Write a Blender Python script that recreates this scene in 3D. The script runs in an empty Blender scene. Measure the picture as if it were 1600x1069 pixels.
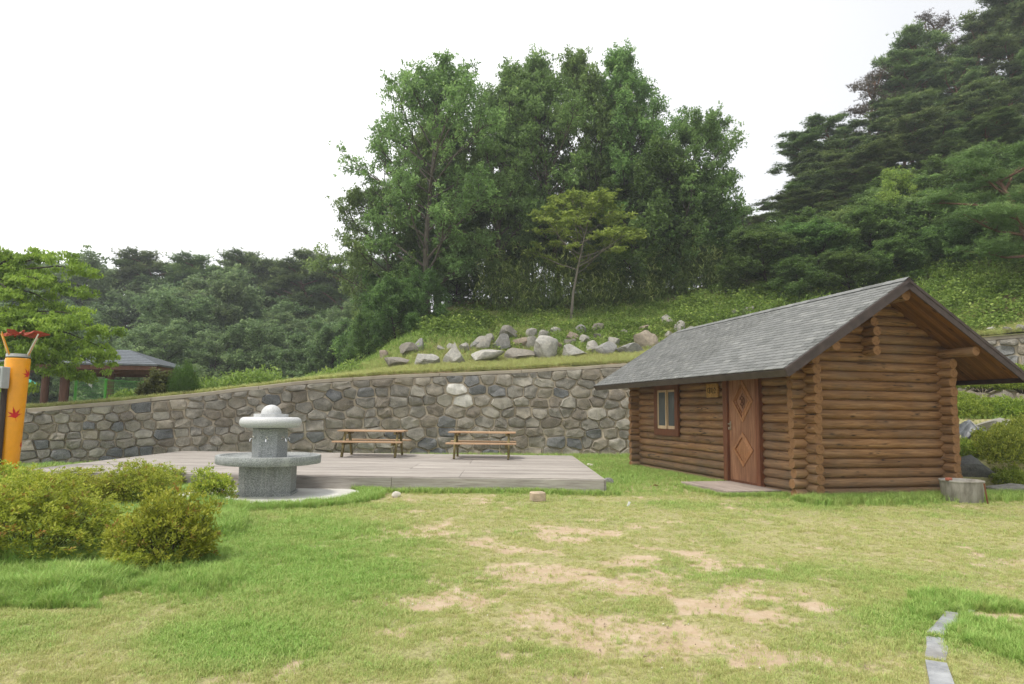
import bpy, bmesh, math, random
import numpy as np
from mathutils import Vector, Matrix, noise as mnoise
R = math.radians
SC = bpy.context.scene
COL = SC.collection
rng = np.random.default_rng(7)
random.seed(7)

# ------------------------------------------------------------ camera
cam_d = bpy.data.cameras.new('camera'); cam = bpy.data.objects.new('camera', cam_d); COL.objects.link(cam)
cam_d.sensor_width = 36.0; cam_d.lens = 1068.0/1600*36; cam_d.clip_end = 1500; cam_d.clip_start = .05
pt, rl = R(5.83), R(.67)
fw = Vector((0, math.cos(pt), math.sin(pt))); up0 = Vector((0, -math.sin(pt), math.cos(pt))); x0 = Vector((1, 0, 0))
rt = x0*math.cos(rl)+up0*math.sin(rl); up = -x0*math.sin(rl)+up0*math.cos(rl)
m = Matrix.Identity(4)
for i in range(3): m[i][0], m[i][1], m[i][2] = rt[i], up[i], -fw[i]
m.translation = Vector((0, 0, 1.55)); cam.matrix_world = m
SC.camera = cam

# ------------------------------------------------------------ world: overcast sky
SUN_EL, SUN_AZ = 67, 240                     # azimuth from +Y clockwise
w = bpy.data.worlds.new('World'); SC.world = w; w.use_nodes = True
nt = w.node_tree; N = nt.nodes; L = nt.links; N.clear()
sky = N.new('ShaderNodeTexSky'); sky.sky_type = 'NISHITA'; sky.sun_disc = False
sky.sun_elevation = R(SUN_EL); sky.sun_rotation = R(SUN_AZ); sky.dust_density = 3; sky.air_density = 1
hs = N.new('ShaderNodeHueSaturation'); hs.inputs['Saturation'].default_value = .25
tcw = N.new('ShaderNodeTexCoord'); nsw = N.new('ShaderNodeTexNoise'); nsw.inputs['Scale'].default_value = 1.6; nsw.inputs['Detail'].default_value = 3
cr = N.new('ShaderNodeValToRGB'); cr.color_ramp.elements[0].position = .1; cr.color_ramp.elements[1].position = .95
cr.color_ramp.elements[0].color = (3.9, 4.05, 4.35, 1); cr.color_ramp.elements[1].color = (9.9, 9.85, 9.8, 1)
mxw = N.new('ShaderNodeMix'); mxw.data_type = 'RGBA'; mxw.inputs[0].default_value = .88
bgw = N.new('ShaderNodeBackground'); bgw.inputs['Strength'].default_value = .093
ow = N.new('ShaderNodeOutputWorld')
L.new(sky.outputs[0], hs.inputs['Color']); L.new(tcw.outputs['Generated'], nsw.inputs['Vector']); 
sx = N.new('ShaderNodeSeparateXYZ'); L.new(tcw.outputs['Generated'], sx.inputs[0]); mr = N.new('ShaderNodeMapRange'); L.new(sx.outputs[0], mr.inputs[0]); mr.inputs[1].default_value = .75; mr.inputs[2].default_value = -.55; mr.inputs[3].default_value = .12; mr.inputs[4].default_value = .88
am = N.new('ShaderNodeMath'); am.operation = 'MULTIPLY_ADD'; L.new(nsw.outputs[0], am.inputs[0]); am.inputs[1].default_value = .5; sb = N.new('ShaderNodeMath'); sb.operation = 'SUBTRACT'; L.new(mr.outputs[0], sb.inputs[0]); sb.inputs[1].default_value = .25; L.new(sb.outputs[0], am.inputs[2]); L.new(am.outputs[0], cr.inputs[0])
L.new(hs.outputs[0], mxw.inputs[6]); L.new(cr.outputs[0], mxw.inputs[7]); L.new(mxw.outputs[2], bgw.inputs['Color']); L.new(bgw.outputs[0], ow.inputs['Surface'])
sd = bpy.data.lights.new('sun', 'SUN'); sd.energy = 1.5; sd.angle = R(11); sd.color = (1, .94, .85)
so = bpy.data.objects.new('sun', sd); COL.objects.link(so)
az, el = R(SUN_AZ), R(SUN_EL)
so.rotation_euler = Vector((math.sin(az)*math.cos(el), math.cos(az)*math.cos(el), math.sin(el))).to_track_quat('Z', 'Y').to_euler()
vs = SC.view_settings; vs.view_transform = 'Standard'; vs.look = 'None'; vs.exposure = 1.0; vs.gamma = 1; vs.use_curve_mapping = False
SC.cycles.max_bounces = 6; SC.cycles.diffuse_bounces = 4; SC.cycles.transparent_max_bounces = 12; SC.cycles.volume_bounces = 0

# ------------------------------------------------------------ helpers
def lin(r, g, b):
    f = lambda c: (c/255/12.92) if c/255 <= .04045 else ((c/255+.055)/1.055)**2.4
    return (f(r), f(g), f(b))
def tag(o, label=None, cat=None, group=None, kind=None):
    if label: o['label'] = label
    if cat: o['category'] = cat
    if group: o['group'] = group
    if kind: o['kind'] = kind
    return o
def link(o, parent=None):
    COL.objects.link(o)
    if parent: o.parent = parent
    return o
def empty(name, loc, label, cat, group=None, rz=0, parent=None):
    o = bpy.data.objects.new(name, None); link(o, parent); o.location = loc; o.rotation_euler = (0, 0, rz)
    o.empty_display_size = .1
    return tag(o, label, cat, group)
def mesh_np(name, V, F, mat=None, smooth=False, attrs=None, uv=None):
    """V (n,3), F (m,k) uniform faces"""
    me = bpy.data.meshes.new(name); V = np.asarray(V, np.float32); F = np.asarray(F, np.int32)
    k = F.shape[1]
    me.vertices.add(len(V)); me.vertices.foreach_set('co', V.ravel())
    me.loops.add(F.size); me.loops.foreach_set('vertex_index', F.ravel())
    me.polygons.add(len(F)); me.polygons.foreach_set('loop_start', np.arange(0, F.size, k, dtype=np.int32))
    me.polygons.foreach_set('loop_total', np.full(len(F), k, np.int32))
    if smooth: me.polygons.foreach_set('use_smooth', np.ones(len(F), bool))
    me.update(calc_edges=True); me.validate()
    if attrs:
        for a, (dom, val) in attrs.items():
            at = me.attributes.new(a, 'FLOAT', dom); at.data.foreach_set('value', np.asarray(val, np.float32))
    if mat: me.materials.append(mat)
    return me
class MB:
    """collects shapes, builds one mesh"""
    def __init__(s): s.v = []; s.f = []
    def add(s, vs_, fs_):
        n = len(s.v); s.v += [tuple(v) for v in vs_]; s.f += [tuple(i+n for i in f) for f in fs_]; return s
    def box(s, c, d, rot=None, bev=0):
        hx, hy, hz = d[0]/2, d[1]/2, d[2]/2
        b = min(bev, hx*.45, hy*.45, hz*.45)
        if b <= 0:
            P = [Vector((x, y, z)) for x in (-hx, hx) for y in (-hy, hy) for z in (-hz, hz)]
            Fc = [(0, 1, 3, 2), (4, 6, 7, 5), (0, 4, 5, 1), (2, 3, 7, 6), (0, 2, 6, 4), (1, 5, 7, 3)]
        else:
            bm = bmesh.new(); bmesh.ops.create_cube(bm, size=1)
            for v in bm.verts: v.co = Vector((v.co.x*2*hx, v.co.y*2*hy, v.co.z*2*hz))
            bmesh.ops.bevel(bm, geom=list(bm.edges), offset=b, segments=1, affect='EDGES')
            bm.verts.ensure_lookup_table(); P = [v.co.copy() for v in bm.verts]; Fc = [tuple(v.index for v in f.verts) for f in bm.faces]; bm.free()
        if rot: P = [rot @ p for p in P]
        c = Vector(c); return s.add([p+c for p in P], Fc)
    def tube(s, pts, rad, n=8, caps=True):
        pts = [Vector(p) for p in pts]; rad = rad if hasattr(rad, '__len__') else [rad]*len(pts)
        V = []; Fc = []
        d0 = (pts[1]-pts[0]).normalized(); a = d0.orthogonal().normalized()
        for i, p in enumerate(pts):
            d = (pts[min(i+1, len(pts)-1)]-pts[max(i-1, 0)]).normalized(); a = (a-d*a.dot(d)).normalized(); b = d.cross(a)
            for k in range(n):
                t = 2*math.pi*k/n; V.append(p+(a*math.cos(t)+b*math.sin(t))*rad[i])
        for i in range(len(pts)-1):
            for k in range(n): Fc.append((i*n+k, i*n+(k+1) % n, (i+1)*n+(k+1) % n, (i+1)*n+k))
        if caps: Fc += [tuple(range(n-1, -1, -1)), tuple(range((len(pts)-1)*n, len(pts)*n))]
        return s.add(V, Fc)
    def lathe(s, prof, n=32, c=(0, 0, 0), ph=0):
        V = []; Fc = []; c = Vector(c)
        for r_, z in prof:
            for k in range(n): t = 2*math.pi*k/n+ph; V.append(c+Vector((r_*math.cos(t), r_*math.sin(t), z)))
        for i in range(len(prof)-1):
            for k in range(n): Fc.append((i*n+k, i*n+(k+1) % n, (i+1)*n+(k+1) % n, (i+1)*n+k))
        Fc += [tuple(range(n-1, -1, -1)), tuple(range((len(prof)-1)*n, len(prof)*n))]
        return s.add(V, Fc)
    def prism(s, poly, z0, z1):
        n = len(poly); V = [(p[0], p[1], z0) for p in poly]+[(p[0], p[1], z1) for p in poly]
        return s.add(V, [tuple(range(n-1, -1, -1)), tuple(range(n, 2*n))]+[(k, (k+1) % n, n+(k+1) % n, n+k) for k in range(n)])
    def mesh(s, name, mat, smooth=False):
        me = bpy.data.meshes.new(name); me.from_pydata(s.v, [], s.f); me.update()
        if smooth:
            me.polygons.foreach_set('use_smooth', np.ones(len(me.polygons), bool))
            try: me.set_sharp_from_angle(angle=R(40))
            except Exception: pass
        if mat: me.materials.append(mat)
        return me
    def build(s, name, mat, parent=None, smooth=False):
        return link(bpy.data.objects.new(name, s.mesh(name, mat, smooth)), parent)
def inst(name, me, parent=None, loc=(0, 0, 0), rz=0, sc=1, rot=None):
    o = bpy.data.objects.new(name, me); link(o, parent); o.location = loc
    o.rotation_euler = rot if rot else (0, 0, rz); o.scale = (sc, sc, sc) if not hasattr(sc, '__len__') else sc
    return o
def shift_origin(me, c):
    n = len(me.vertices); a = np.empty(n*3, np.float32); me.vertices.foreach_get('co', a); a = a.reshape(-1, 3)-np.array(c, np.float32); me.vertices.foreach_set('co', a.ravel())
    me.update()

# vectorised fractal value noise
_T = rng.random((256, 256)).astype(np.float32)
def vn(x, y):
    xi = np.floor(x).astype(int); yi = np.floor(y).astype(int); fx = x-xi; fy = y-yi
    fx = fx*fx*(3-2*fx); fy = fy*fy*(3-2*fy)
    g = lambda a, b: _T[a & 255, b & 255]
    return (g(xi, yi)*(1-fx)+g(xi+1, yi)*fx)*(1-fy)+(g(xi, yi+1)*(1-fx)+g(xi+1, yi+1)*fx)*fy
def fbm(x, y, o=4):
    x = np.asarray(x, float); y = np.asarray(y, float); s = 0; a = .5; t = 0
    for i in range(o): s = s+a*vn(x*2**i+17.3*i, y*2**i+9.1*i); t += a; a *= .55
    return s/t
def sst(x, a, b):
    t = np.clip((np.asarray(x, float)-a)/(b-a), 0, 1); return t*t*(3-2*t)

# ------------------------------------------------------------ materials
class MT:
    def __init__(s, name, rough=.8, spec=.3):
        s.m = bpy.data.materials.new(name); s.m.use_nodes = True; s.nt = s.m.node_tree; s.N = s.nt.nodes; s.L = s.nt.links
        s.b = s.N['Principled BSDF']; s.b.inputs['Roughness'].default_value = rough; s.b.inputs['Specular IOR Level'].default_value = spec
        s.out = s.N['Material Output']
    def co(s, kind='Object', scale=None, rot=None):
        t = s.N.new('ShaderNodeTexCoord'); o = t.outputs[kind]
        if scale is not None:
            mp = s.N.new('ShaderNodeMapping'); s.L.new(o, mp.inputs[0]); mp.inputs['Scale'].default_value = scale
            if rot: mp.inputs['Rotation'].default_value = rot
            o = mp.outputs[0]
        return o
    def offset(s, vec, amt=50):
        oi = s.N.new('ShaderNodeObjectInfo'); mu = s.N.new('ShaderNodeMath'); mu.operation = 'MULTIPLY'; mu.inputs[1].default_value = amt
        s.L.new(oi.outputs['Random'], mu.inputs[0]); ad = s.N.new('ShaderNodeVectorMath'); ad.operation = 'ADD'
        s.L.new(vec, ad.inputs[0]); s.L.new(mu.outputs[0], ad.inputs[1]); return ad.outputs[0]
    def noise(s, vec, sc, det=4, rough=.55, dist=0):
        n = s.N.new('ShaderNodeTexNoise'); n.inputs['Scale'].default_value = sc; n.inputs['Detail'].default_value = det
        n.inputs['Roughness'].default_value = rough; n.inputs['Distortion'].default_value = dist; s.L.new(vec, n.inputs['Vector']); return n.outputs[0]
    def vor(s, vec, sc, feat='F1'):
        n = s.N.new('ShaderNodeTexVoronoi'); n.feature = feat; n.inputs['Scale'].default_value = sc; s.L.new(vec, n.inputs['Vector']); return n.outputs[0]
    def ramp(s, f, stops):
        c = s.N.new('ShaderNodeValToRGB'); e = c.color_ramp.elements
        while len(e) < len(stops): e.new(.5)
        for el_, (p, col) in zip(e, stops): el_.position = p; el_.color = (*col, 1) if len(col) == 3 else col
        s.L.new(f, c.inputs[0]); return c.outputs[0]
    def mix(s, f, a, b, mode='MIX'):
        n = s.N.new('ShaderNodeMix'); n.data_type = 'RGBA'; n.blend_type = mode
        for sock, v in ((n.inputs[0], f), (n.inputs[6], a), (n.inputs[7], b)):
            if hasattr(v, 'links'): s.L.new(v, sock)
            elif isinstance(v, (int, float)): sock.default_value = v
            else: sock.default_value = (*v, 1)
        return n.outputs[2]
    def math(s, op, a, b=0., clamp=False):
        n = s.N.new('ShaderNodeMath'); n.operation = op; n.use_clamp = clamp
        for sock, v in ((n.inputs[0], a), (n.inputs[1], b)):
            if hasattr(v, 'links'): s.L.new(v, sock)
            else: sock.default_value = v
        return n.outputs[0]
    def rnd(s): return s.N.new('ShaderNodeObjectInfo').outputs['Random']
    def attr(s, name, typ='GEOMETRY'):
        a = s.N.new('ShaderNodeAttribute'); a.attribute_name = name; a.attribute_type = typ; return a.outputs['Fac']
    def rmap(s, v, a, b, c=0., d=1.):
        n = s.N.new('ShaderNodeMapRange'); s.L.new(v, n.inputs[0]); n.inputs[1].default_value = a; n.inputs[2].default_value = b; n.inputs[3].default_value = c; n.inputs[4].default_value = d; return n.outputs[0]
    def col(s, c):
        if hasattr(c, 'links'): s.L.new(c, s.b.inputs['Base Color'])
        else: s.b.inputs['Base Color'].default_value = (*c, 1)
        return s
    def bump(s, h, dist=.01, st=1.):
        n = s.N.new('ShaderNodeBump'); n.inputs['Strength'].default_value = st; n.inputs['Distance'].default_value = dist; s.L.new(h, n.inputs['Height']); s.L.new(n.outputs[0], s.b.inputs['Normal']); return s

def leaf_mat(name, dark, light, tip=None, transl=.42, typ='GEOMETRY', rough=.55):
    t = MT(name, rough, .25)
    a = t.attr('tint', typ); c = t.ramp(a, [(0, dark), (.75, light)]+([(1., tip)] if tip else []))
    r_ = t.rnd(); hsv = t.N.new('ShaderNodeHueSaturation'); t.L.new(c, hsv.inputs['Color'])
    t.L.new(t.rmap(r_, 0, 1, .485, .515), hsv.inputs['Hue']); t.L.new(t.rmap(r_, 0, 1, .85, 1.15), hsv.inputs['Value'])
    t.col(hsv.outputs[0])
    tb = t.N.new('ShaderNodeBsdfTranslucent'); t.L.new(hsv.outputs[0], tb.inputs['Color'])
    ms = t.N.new('ShaderNodeMixShader'); ms.inputs[0].default_value = transl
    t.L.new(t.b.outputs[0], ms.inputs[1]); t.L.new(tb.outputs[0], ms.inputs[2]); t.L.new(ms.outputs[0], t.out.inputs['Surface'])
    return t.m
def bark_mat(name, a, b, sc=6):
    t = MT(name, .9, .1); v = t.co('Object', (sc, sc, sc*.25)); n = t.noise(v, 1.5, 6, .7); t.col(t.ramp(n, [(.3, a), (.7, b)])); t.bump(n, .02); return t.m
def wood_mat(name, dark, mid, light, axis='X', rough=.75, sc=1., streak=12, random_tint=.25, knots=True):
    t = MT(name, rough, .25)
    s_ = [streak]*3; s_['XYZ'.index(axis)] = .9
    v = t.offset(t.co('Object', tuple(x*sc for x in s_)))
    n1 = t.noise(v, 2.2, 6, .65, .4)
    v2 = t.offset(t.co('Object', tuple((3 if x != .9 else .8)*sc for x in s_))); n2 = t.noise(v2, 1.1, 3, .5)
    c = t.ramp(n1, [(.28, dark), (.5, mid), (.75, light)])
    c = t.mix(t.rmap(n2, .35, .7, 0, .65), c, tuple(x*.55 for x in mid), 'MIX')
    if knots:
        s3 = [5.]*3; s3['XYZ'.index(axis)] = 1.7
        v3 = t.offset(t.co('Object', tuple(x*sc for x in s3))); k = t.vor(v3, 1.0); c = t.mix(t.rmap(k, .05, .14, .85, 0), c, tuple(x*.25 for x in dark))
    rv = t.rmap(t.rnd(), 0, 1, 1-random_tint, 1+random_tint); c = t.mix(1., c, t.combine(rv), 'MULTIPLY')
    if 'log' in name:
        vc = t.offset(t.co('Object', (.55, 9, 9))); cn = t.noise(vc, 1.3, 2, .5, .3); ck = t.rmap(t.math('ABSOLUTE', t.math('SUBTRACT', cn, .5)), .004, .014, 1, 0)
        msk = t.rmap(t.noise(t.offset(t.co('Object', (.8, .8, .8))), 1.5, 2), .47, .55); c = t.mix(t.math('MULTIPLY', ck, msk), c, (.02, .012, .007))
        gm = t.N.new('ShaderNodeNewGeometry'); sz_ = t.N.new('ShaderNodeSeparateXYZ'); t.L.new(gm.outputs['Position'], sz_.inputs[0]); nz = t.noise(gm.outputs['Position'], 3, 5, .7)
        wn = t.rmap(t.noise(gm.outputs['Position'], 1.1, 4, .6), .45, .7, 0, .45); c = t.mix(wn, c, (.17, .135, .10)); hgt = t.math('ADD', sz_.outputs[2], t.math('MULTIPLY', nz, .7)); c = t.mix(t.rmap(hgt, .35, .95, .55, 0), c, (.20, .155, .105))
    t.col(c); t.bump(n1, .006); return t.m
def _combine(s, v):
    n = s.N.new('ShaderNodeCombineColor')
    for i in range(3): s.L.new(v, n.inputs[i])
    return n.outputs[0]
MT.combine = _combine

# stones of the wall
def stone_mat(name, pal, speck=.5, bumpd=.02):
    t = MT(name, .88, .25); v = t.offset(t.co('Object'))
    r_ = t.rnd(); c = t.ramp(r_, [(i/len(pal), p) for i, p in enumerate(pal)]); c_node = c.node; c_node.color_ramp.interpolation = 'CONSTANT'
    n = t.noise(v, 5, 8, .68); n2 = t.noise(v, 45, 3, .6); n3 = t.noise(v, 1.8, 3, .5)
    c = t.mix(t.rmap(n, .3, .7, .0, 1.), t.mix(1., c, (.62, .62, .62), 'MULTIPLY'), t.mix(1., c, (1.35, 1.33, 1.28), 'MULTIPLY'))
    c = t.mix(t.rmap(n2, .45, .7, 0, speck), c, (.38, .37, .33)); c = t.mix(t.rmap(n2, .45, .25, 0, speck), c, (.045, .045, .045))
    c = t.mix(t.rmap(n3, .55, .75, 0, .35), c, (.20, .165, .115))
    t.col(c); h = t.math('ADD', n, t.math('MULTIPLY', n2, .25)); t.bump(h, bumpd, 1.); return t.m
M_STONE = stone_mat('wall_stone', [(.20, .187, .162), (.25, .225, .18), (.155, .16, .165), (.30, .265, .21), (.215, .187, .145), (.12, .128, .138), (.26, .238, .20), (.175, .15, .118), (.32, .30, .255), (.235, .22, .19)], .5, .035)
M_PALE = stone_mat('pale_stone', [(.62, .61, .57)], .5)
M_BOULD = stone_mat('boulder_stone', [(.36, .355, .33), (.28, .27, .24), (.42, .41, .38), (.24, .22, .19), (.33, .28, .22), (.28, .28, .275), (.40, .39, .36)], .4, .04)
M_DKROCK = stone_mat('dark_rock', [(.13, .135, .12), (.17, .165, .14), (.11, .115, .11)], .3, .04)
t = MT('mortar', .95, .1); v = t.co(); n = t.noise(v, 3, 6, .65); t.col(t.ramp(n, [(.3, (.38, .32, .23)), (.55, (.54, .47, .36)), (.75, (.62, .58, .50))])); t.bump(n, .03); M_MORTAR = t.m
t = MT('coping_concrete', .93, .15); v = t.co(); n = t.noise(v, 1.2, 7, .7); t.col(t.ramp(n, [(.3, (.27, .23, .17)), (.6, (.38, .34, .27)), (.8, (.30, .30, .22))])); t.bump(n, .01); M_COPING = t.m
t = MT('speckled_granite', .6, .4); v = t.co(); n = t.vor(v, 130); n2 = t.noise(v, 90, 3, .8); n3 = t.noise(v, 1.5, 4)
c = t.ramp(n2, [(.36, (.055, .06, .06)), (.46, (.22, .235, .23)), (.56, (.36, .38, .375)), (.66, (.62, .63, .62))]); c = t.mix(t.rmap(n3, .4, .75, 0, .3), c, (.20, .20, .17)); ns_ = t.noise(t.co('Object', (5, 5, .35)), 1.6, 4, .6); c = t.mix(t.rmap(ns_, .58, .72, 0, .5), c, (.55, .55, .52)); c = t.mix(t.rmap(ns_, .42, .3, 0, .55), c, (.09, .095, .085)); t.col(c); M_GRANITE = t.m
t = MT('polished_top_granite', .5, .4); v = t.co(); n2 = t.noise(v, 110, 3, .8); t.col(t.ramp(n2, [(.34, (.24, .25, .25)), (.5, (.52, .53, .53)), (.66, (.72, .72, .72))])); M_GRANITE2 = t.m
t = MT('pad_concrete', .9, .2); v = t.co(); n = t.noise(v, 1.5, 6, .7); c = t.ramp(n, [(.3, (.43, .42, .38)), (.6, (.6, .59, .55)), (.8, (.68, .67, .64))]); t.col(c); t.bump(t.noise(v, 40, 3), .002); M_PAD = t.m

# woods
M_LOG = wood_mat('brown_log_wood', lin(92, 64, 40), lin(147, 110, 74), lin(182, 145, 104), 'X', .7, 1, 12, .2)
M_LOGEND = None
t = MT('log_end_wood', .85, .15); v = t.co('Object'); n = t.noise(v, 14, 4, .7); gr = t.N.new('ShaderNodeTexWave'); gr.wave_type = 'RINGS'; gr.rings_direction = 'X'; gr.inputs['Scale'].default_value = 20; gr.inputs['Distortion'].default_value = 2
t.L.new(v, gr.inputs[0]); c = t.mix(t.math('MULTIPLY', gr.outputs[0], .5), lin(146, 112, 80), lin(120, 87, 58)); c = t.mix(t.rmap(n, .5, .7, 0, .8), c, lin(100, 66, 40)); t.col(c); M_LOGEND = t.m
M_DOOR = wood_mat('reddish_door_wood', lin(100, 68, 48), lin(150, 106, 78), lin(182, 140, 106), 'Z', .65, 1, 16, .08, False)
M_DIAMOND = wood_mat('diamond_wood', lin(118, 76, 48), lin(170, 120, 82), lin(194, 144, 102), 'Z', .6, 1, 16, .12, False)
M_FRAME = wood_mat('frame_wood', lin(82, 50, 34), lin(118, 74, 50), lin(146, 98, 70), 'Z', .65, 1, 16, .08, False)
M_SASH = wood_mat('cream_sash_wood', lin(190, 160, 125), lin(214, 186, 150), lin(226, 202, 168), 'Z', .6, 1, 16, .05, False)
M_SOFFIT = wood_mat('orange_soffit_wood', lin(92, 60, 32), lin(126, 86, 46), lin(148, 106, 60), 'X', .6, 1, 14, .3, True)
M_DECK = wood_mat('weathered_deck_board', (.21, .18, .155), (.38, .345, .31), (.50, .465, .425), 'X', .85, 1, 14, .2, False)
M_TABLE = wood_mat('table_plank', lin(140, 110, 84), lin(184, 152, 120), lin(204, 176, 144), 'X', .6, 1, 16, .1, False)
M_TLEG = wood_mat('treated_leg_wood', lin(96, 86, 50), lin(126, 114, 72), lin(140, 126, 86), 'Z', .7, 1, 14, .1, False)
M_SIGN = wood_mat('pale_sign_wood', lin(140, 100, 48), lin(176, 136, 76), lin(192, 156, 98), 'X', .6, 1, 10, .05, False)
M_PPOST = wood_mat('pavilion_post', lin(78, 54, 44), lin(104, 74, 60), lin(120, 90, 74), 'Z', .7, 1, 10, .1, False)
t = MT('painted_fascia', .5, .4); v = t.co(); n = t.noise(v, 6, 4); t.col(t.ramp(n, [(.3, lin(58, 48, 45)), (.7, lin(78, 66, 62))])); M_FASCIA = t.m
def flat(name, col, rough=.6, spec=.3, metal=0, var=.12):
    t = MT(name, rough, spec); v = t.co(); n = t.noise(v, 9, 5, .6); t.col(t.mix(t.rmap(n, .3, .7, 0, 1), tuple(x*(1-var) for x in col), tuple(min(1, x*(1+var)) for x in col))); t.b.inputs['Metallic'].default_value = metal; return t.m
# shingles
t = MT('asphalt_shingle', .92, .2); v = t.offset(t.co()); n = t.noise(v, 90, 3, .7); r_ = t.math('FRACT', t.math('ADD', t.rnd(), t.attr('tint')))
c = t.ramp(r_, [(0, (.14, .145, .14)), (.35, (.205, .21, .205)), (.7, (.17, .175, .17)), (1, (.24, .245, .235))]); c = t.mix(t.rmap(n, .35, .65, 0, 1), t.mix(1., c, (.7, .7, .7), 'MULTIPLY'), t.mix(1., c, (1.25, 1.25, 1.25), 'MULTIPLY'))
n4 = t.noise(t.co('Object'), .6, 4); t.col(c); t.bump(n, .004); M_SHING = t.m

# ------------------------------------------------------------ terrain functions
_wx = np.array([-80, -45, -30, -19, -13.5, -9.9, -7, -3.5, 0, 4, 10, 15, 22, 40, 90.])
_wy = np.array([2, 8, 12.2, 16.2, 18.6, 20.7, 22.2, 23.8, 24.8, 25.3, 24.4, 21.8, 17, 8, -5.])
_wt = np.array([.5, .8, 1.0, 1.22, 1.42, 1.93, 2.46, 2.82, 3.04, 3.36, 3.8, 4.1, 4.6, 6, 8.])
_gx = np.linspace(-80, 90, 1701)
def _smooth(a, k=25):
    p = np.pad(a, k, mode='edge'); ker = np.hanning(2*k+1); ker /= ker.sum(); return np.convolve(p, ker, 'valid')
_gy = _smooth(np.interp(_gx, _wx, _wy)); _gt = _smooth(np.interp(_gx, _wx, _wt))
def Yw(x): return np.interp(x, _gx, _gy)
def Zt(x): return np.interp(x, _gx, _gt)
def zfront(x, y):
    """lawn and the stepped bank on the right"""
    x = np.asarray(x, float); y = np.asarray(y, float)
    z = (fbm(x*.5, y*.5, 3)-.5)*.05
    d = (y-14.6)+.15*(x-9)
    bank = .62*sst(d, .1, .5)+.5*sst(d, 1.5, 1.9)+.4*sst(d, 3.0, 3.4)+.25*sst(d, 4.6, 5.2)
    far_r = sst(x, 9.15, 9.6)
    return z+bank*far_r
def hill(x, y):
    x = np.asarray(x, float); y = np.asarray(y, float); d = np.maximum(y-Yw(x), 0)
    wx = sst(x, -9.5, -3.)
    f = .2*np.clip(d, 0, 3)*(.15+.85*sst(x, -9, -2))+wx*.42*np.clip(d-3, 0, 10)+wx*.08*np.clip(d-13, 0, 20)*(1-sst(x, 8, 20))
    f = f+.45*np.clip(d-13, 0, 20)*sst(x, 9, 24)-.3*np.clip(d-36, 0, 30)*sst(x, 9, 24)-.10*np.clip(d-4, 0, 25)*(1-wx)
    f = f-wx*(1-sst(x, 9, 24))*.35*np.clip(d-26, 0, 18)
    return Zt(x)+f+(fbm(x*.4, y*.4, 4)-.5)*.5*sst(d, 1.5, 6)

# ------------------------------------------------------------ lawn (one sheet to the horizon)
def P(px, py, z=0.):
    dx, dy = (px-800)/1068, (534.5-py)/1068
    d = rt*dx+up*dy+fw; tt = (z-1.55)/d.z; return (d.x*tt, d.y*tt)
_bare = [(760, 785, 1.0, .55, 1.0), (690, 838, .9, .9, 1.05), (865, 893, .7, .5, .9), (930, 905, .6, .5, .8), (660, 905, .9, .45, .6), (700, 935, .6, .3, .7), (1140, 925, .9, .55, .9), (1160, 950, .9, .5, .9),
         (940, 980, .8, .3, .9), (1060, 880, .8, .6, .6), (640, 945, .7, .25, .6), (1080, 1000, .8, .3, .8), (950, 1010, .8, .25, .75), (1390, 868, .8, .4, .75), (1220, 770+50, 1., .6, .45), (1590, 920, .5, .4, .7),
         (1600, 972, .32, .25, 2.2), (1480, 975, .16, .25, .9), (560, 830, .5, .6, .35), (840, 830, 1.2, .7, .7), (950, 820, 1.0, .7, .6), (1000, 960, 1.1, .4, .65), (1170, 1030, .8, .2, .65), (700, 1000, .5, .2, .4), (360, 935, .8, .2, .5), (800, 860, 1.6, 1.2, .35), (1000, 900, 2.2, 1.6, .35), (880, 1040, .6, .2, .45), (1300, 1040, .5, .2, .35), (640, 800, .6, .5, .5), (1150, 880, .8, .5, .6)]
_bw = [(*P(a, b), c, d, e) for a, b, c, d, e in _bare]
_lushp = [(480, 830, 1.5, 1.6, .9), (420, 900, 1.5, .9, .9), (400, 1000, .8, .5, .8), (600, 1040, .5, .4, .55), (1560, 1000, .8, .9, 1.), (1250, 900, 1.2, .6, .55), (560, 900, .9, .9, .5), (330, 870, 1.2, .8, .8), (60, 980, 1.6, .9, .4), (960, 745, 1.2, 2.5, 1.), (950, 722, 1.5, 3, .9), (1150, 790, 2, .5, .55), (1380, 785, 3, .5, .7), (650, 768, 5, .35, .8), (480, 790, 2, .6, .8)]
_lw = [(*P(a, b), c, d, e) for a, b, c, d, e in _lushp]
def bare(x, y):
    s = np.zeros_like(x)
    for a, b, c, d, e in _bw: s = s+e*np.exp(-(((x-a)/c)**2+((y-b)/d)**2))
    n = .6*fbm(x*2.4, y*2.4, 5)+.4*fbm(x*7+3, y*7, 4); n2 = fbm(x*.7+40, y*.7, 3)
    v = s*.46+(n-.5)*2.9+(n2-.5)*.5-.13
    return sst(v, -.05, .8)
def lush(x, y):
    s = np.zeros_like(x)
    for a, b, c, d, e in _lw: s = s+e*np.exp(-(((x-a)/c)**2+((y-b)/d)**2))
    s = s+.8*sst(-x, 2.6, 5.5)*sst(y, 5.5, 7)
    return np.clip(s*.95+(fbm(x*1.1+9, y*1.1, 4)-.5)*1.2+.0, 0, 1)

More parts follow.
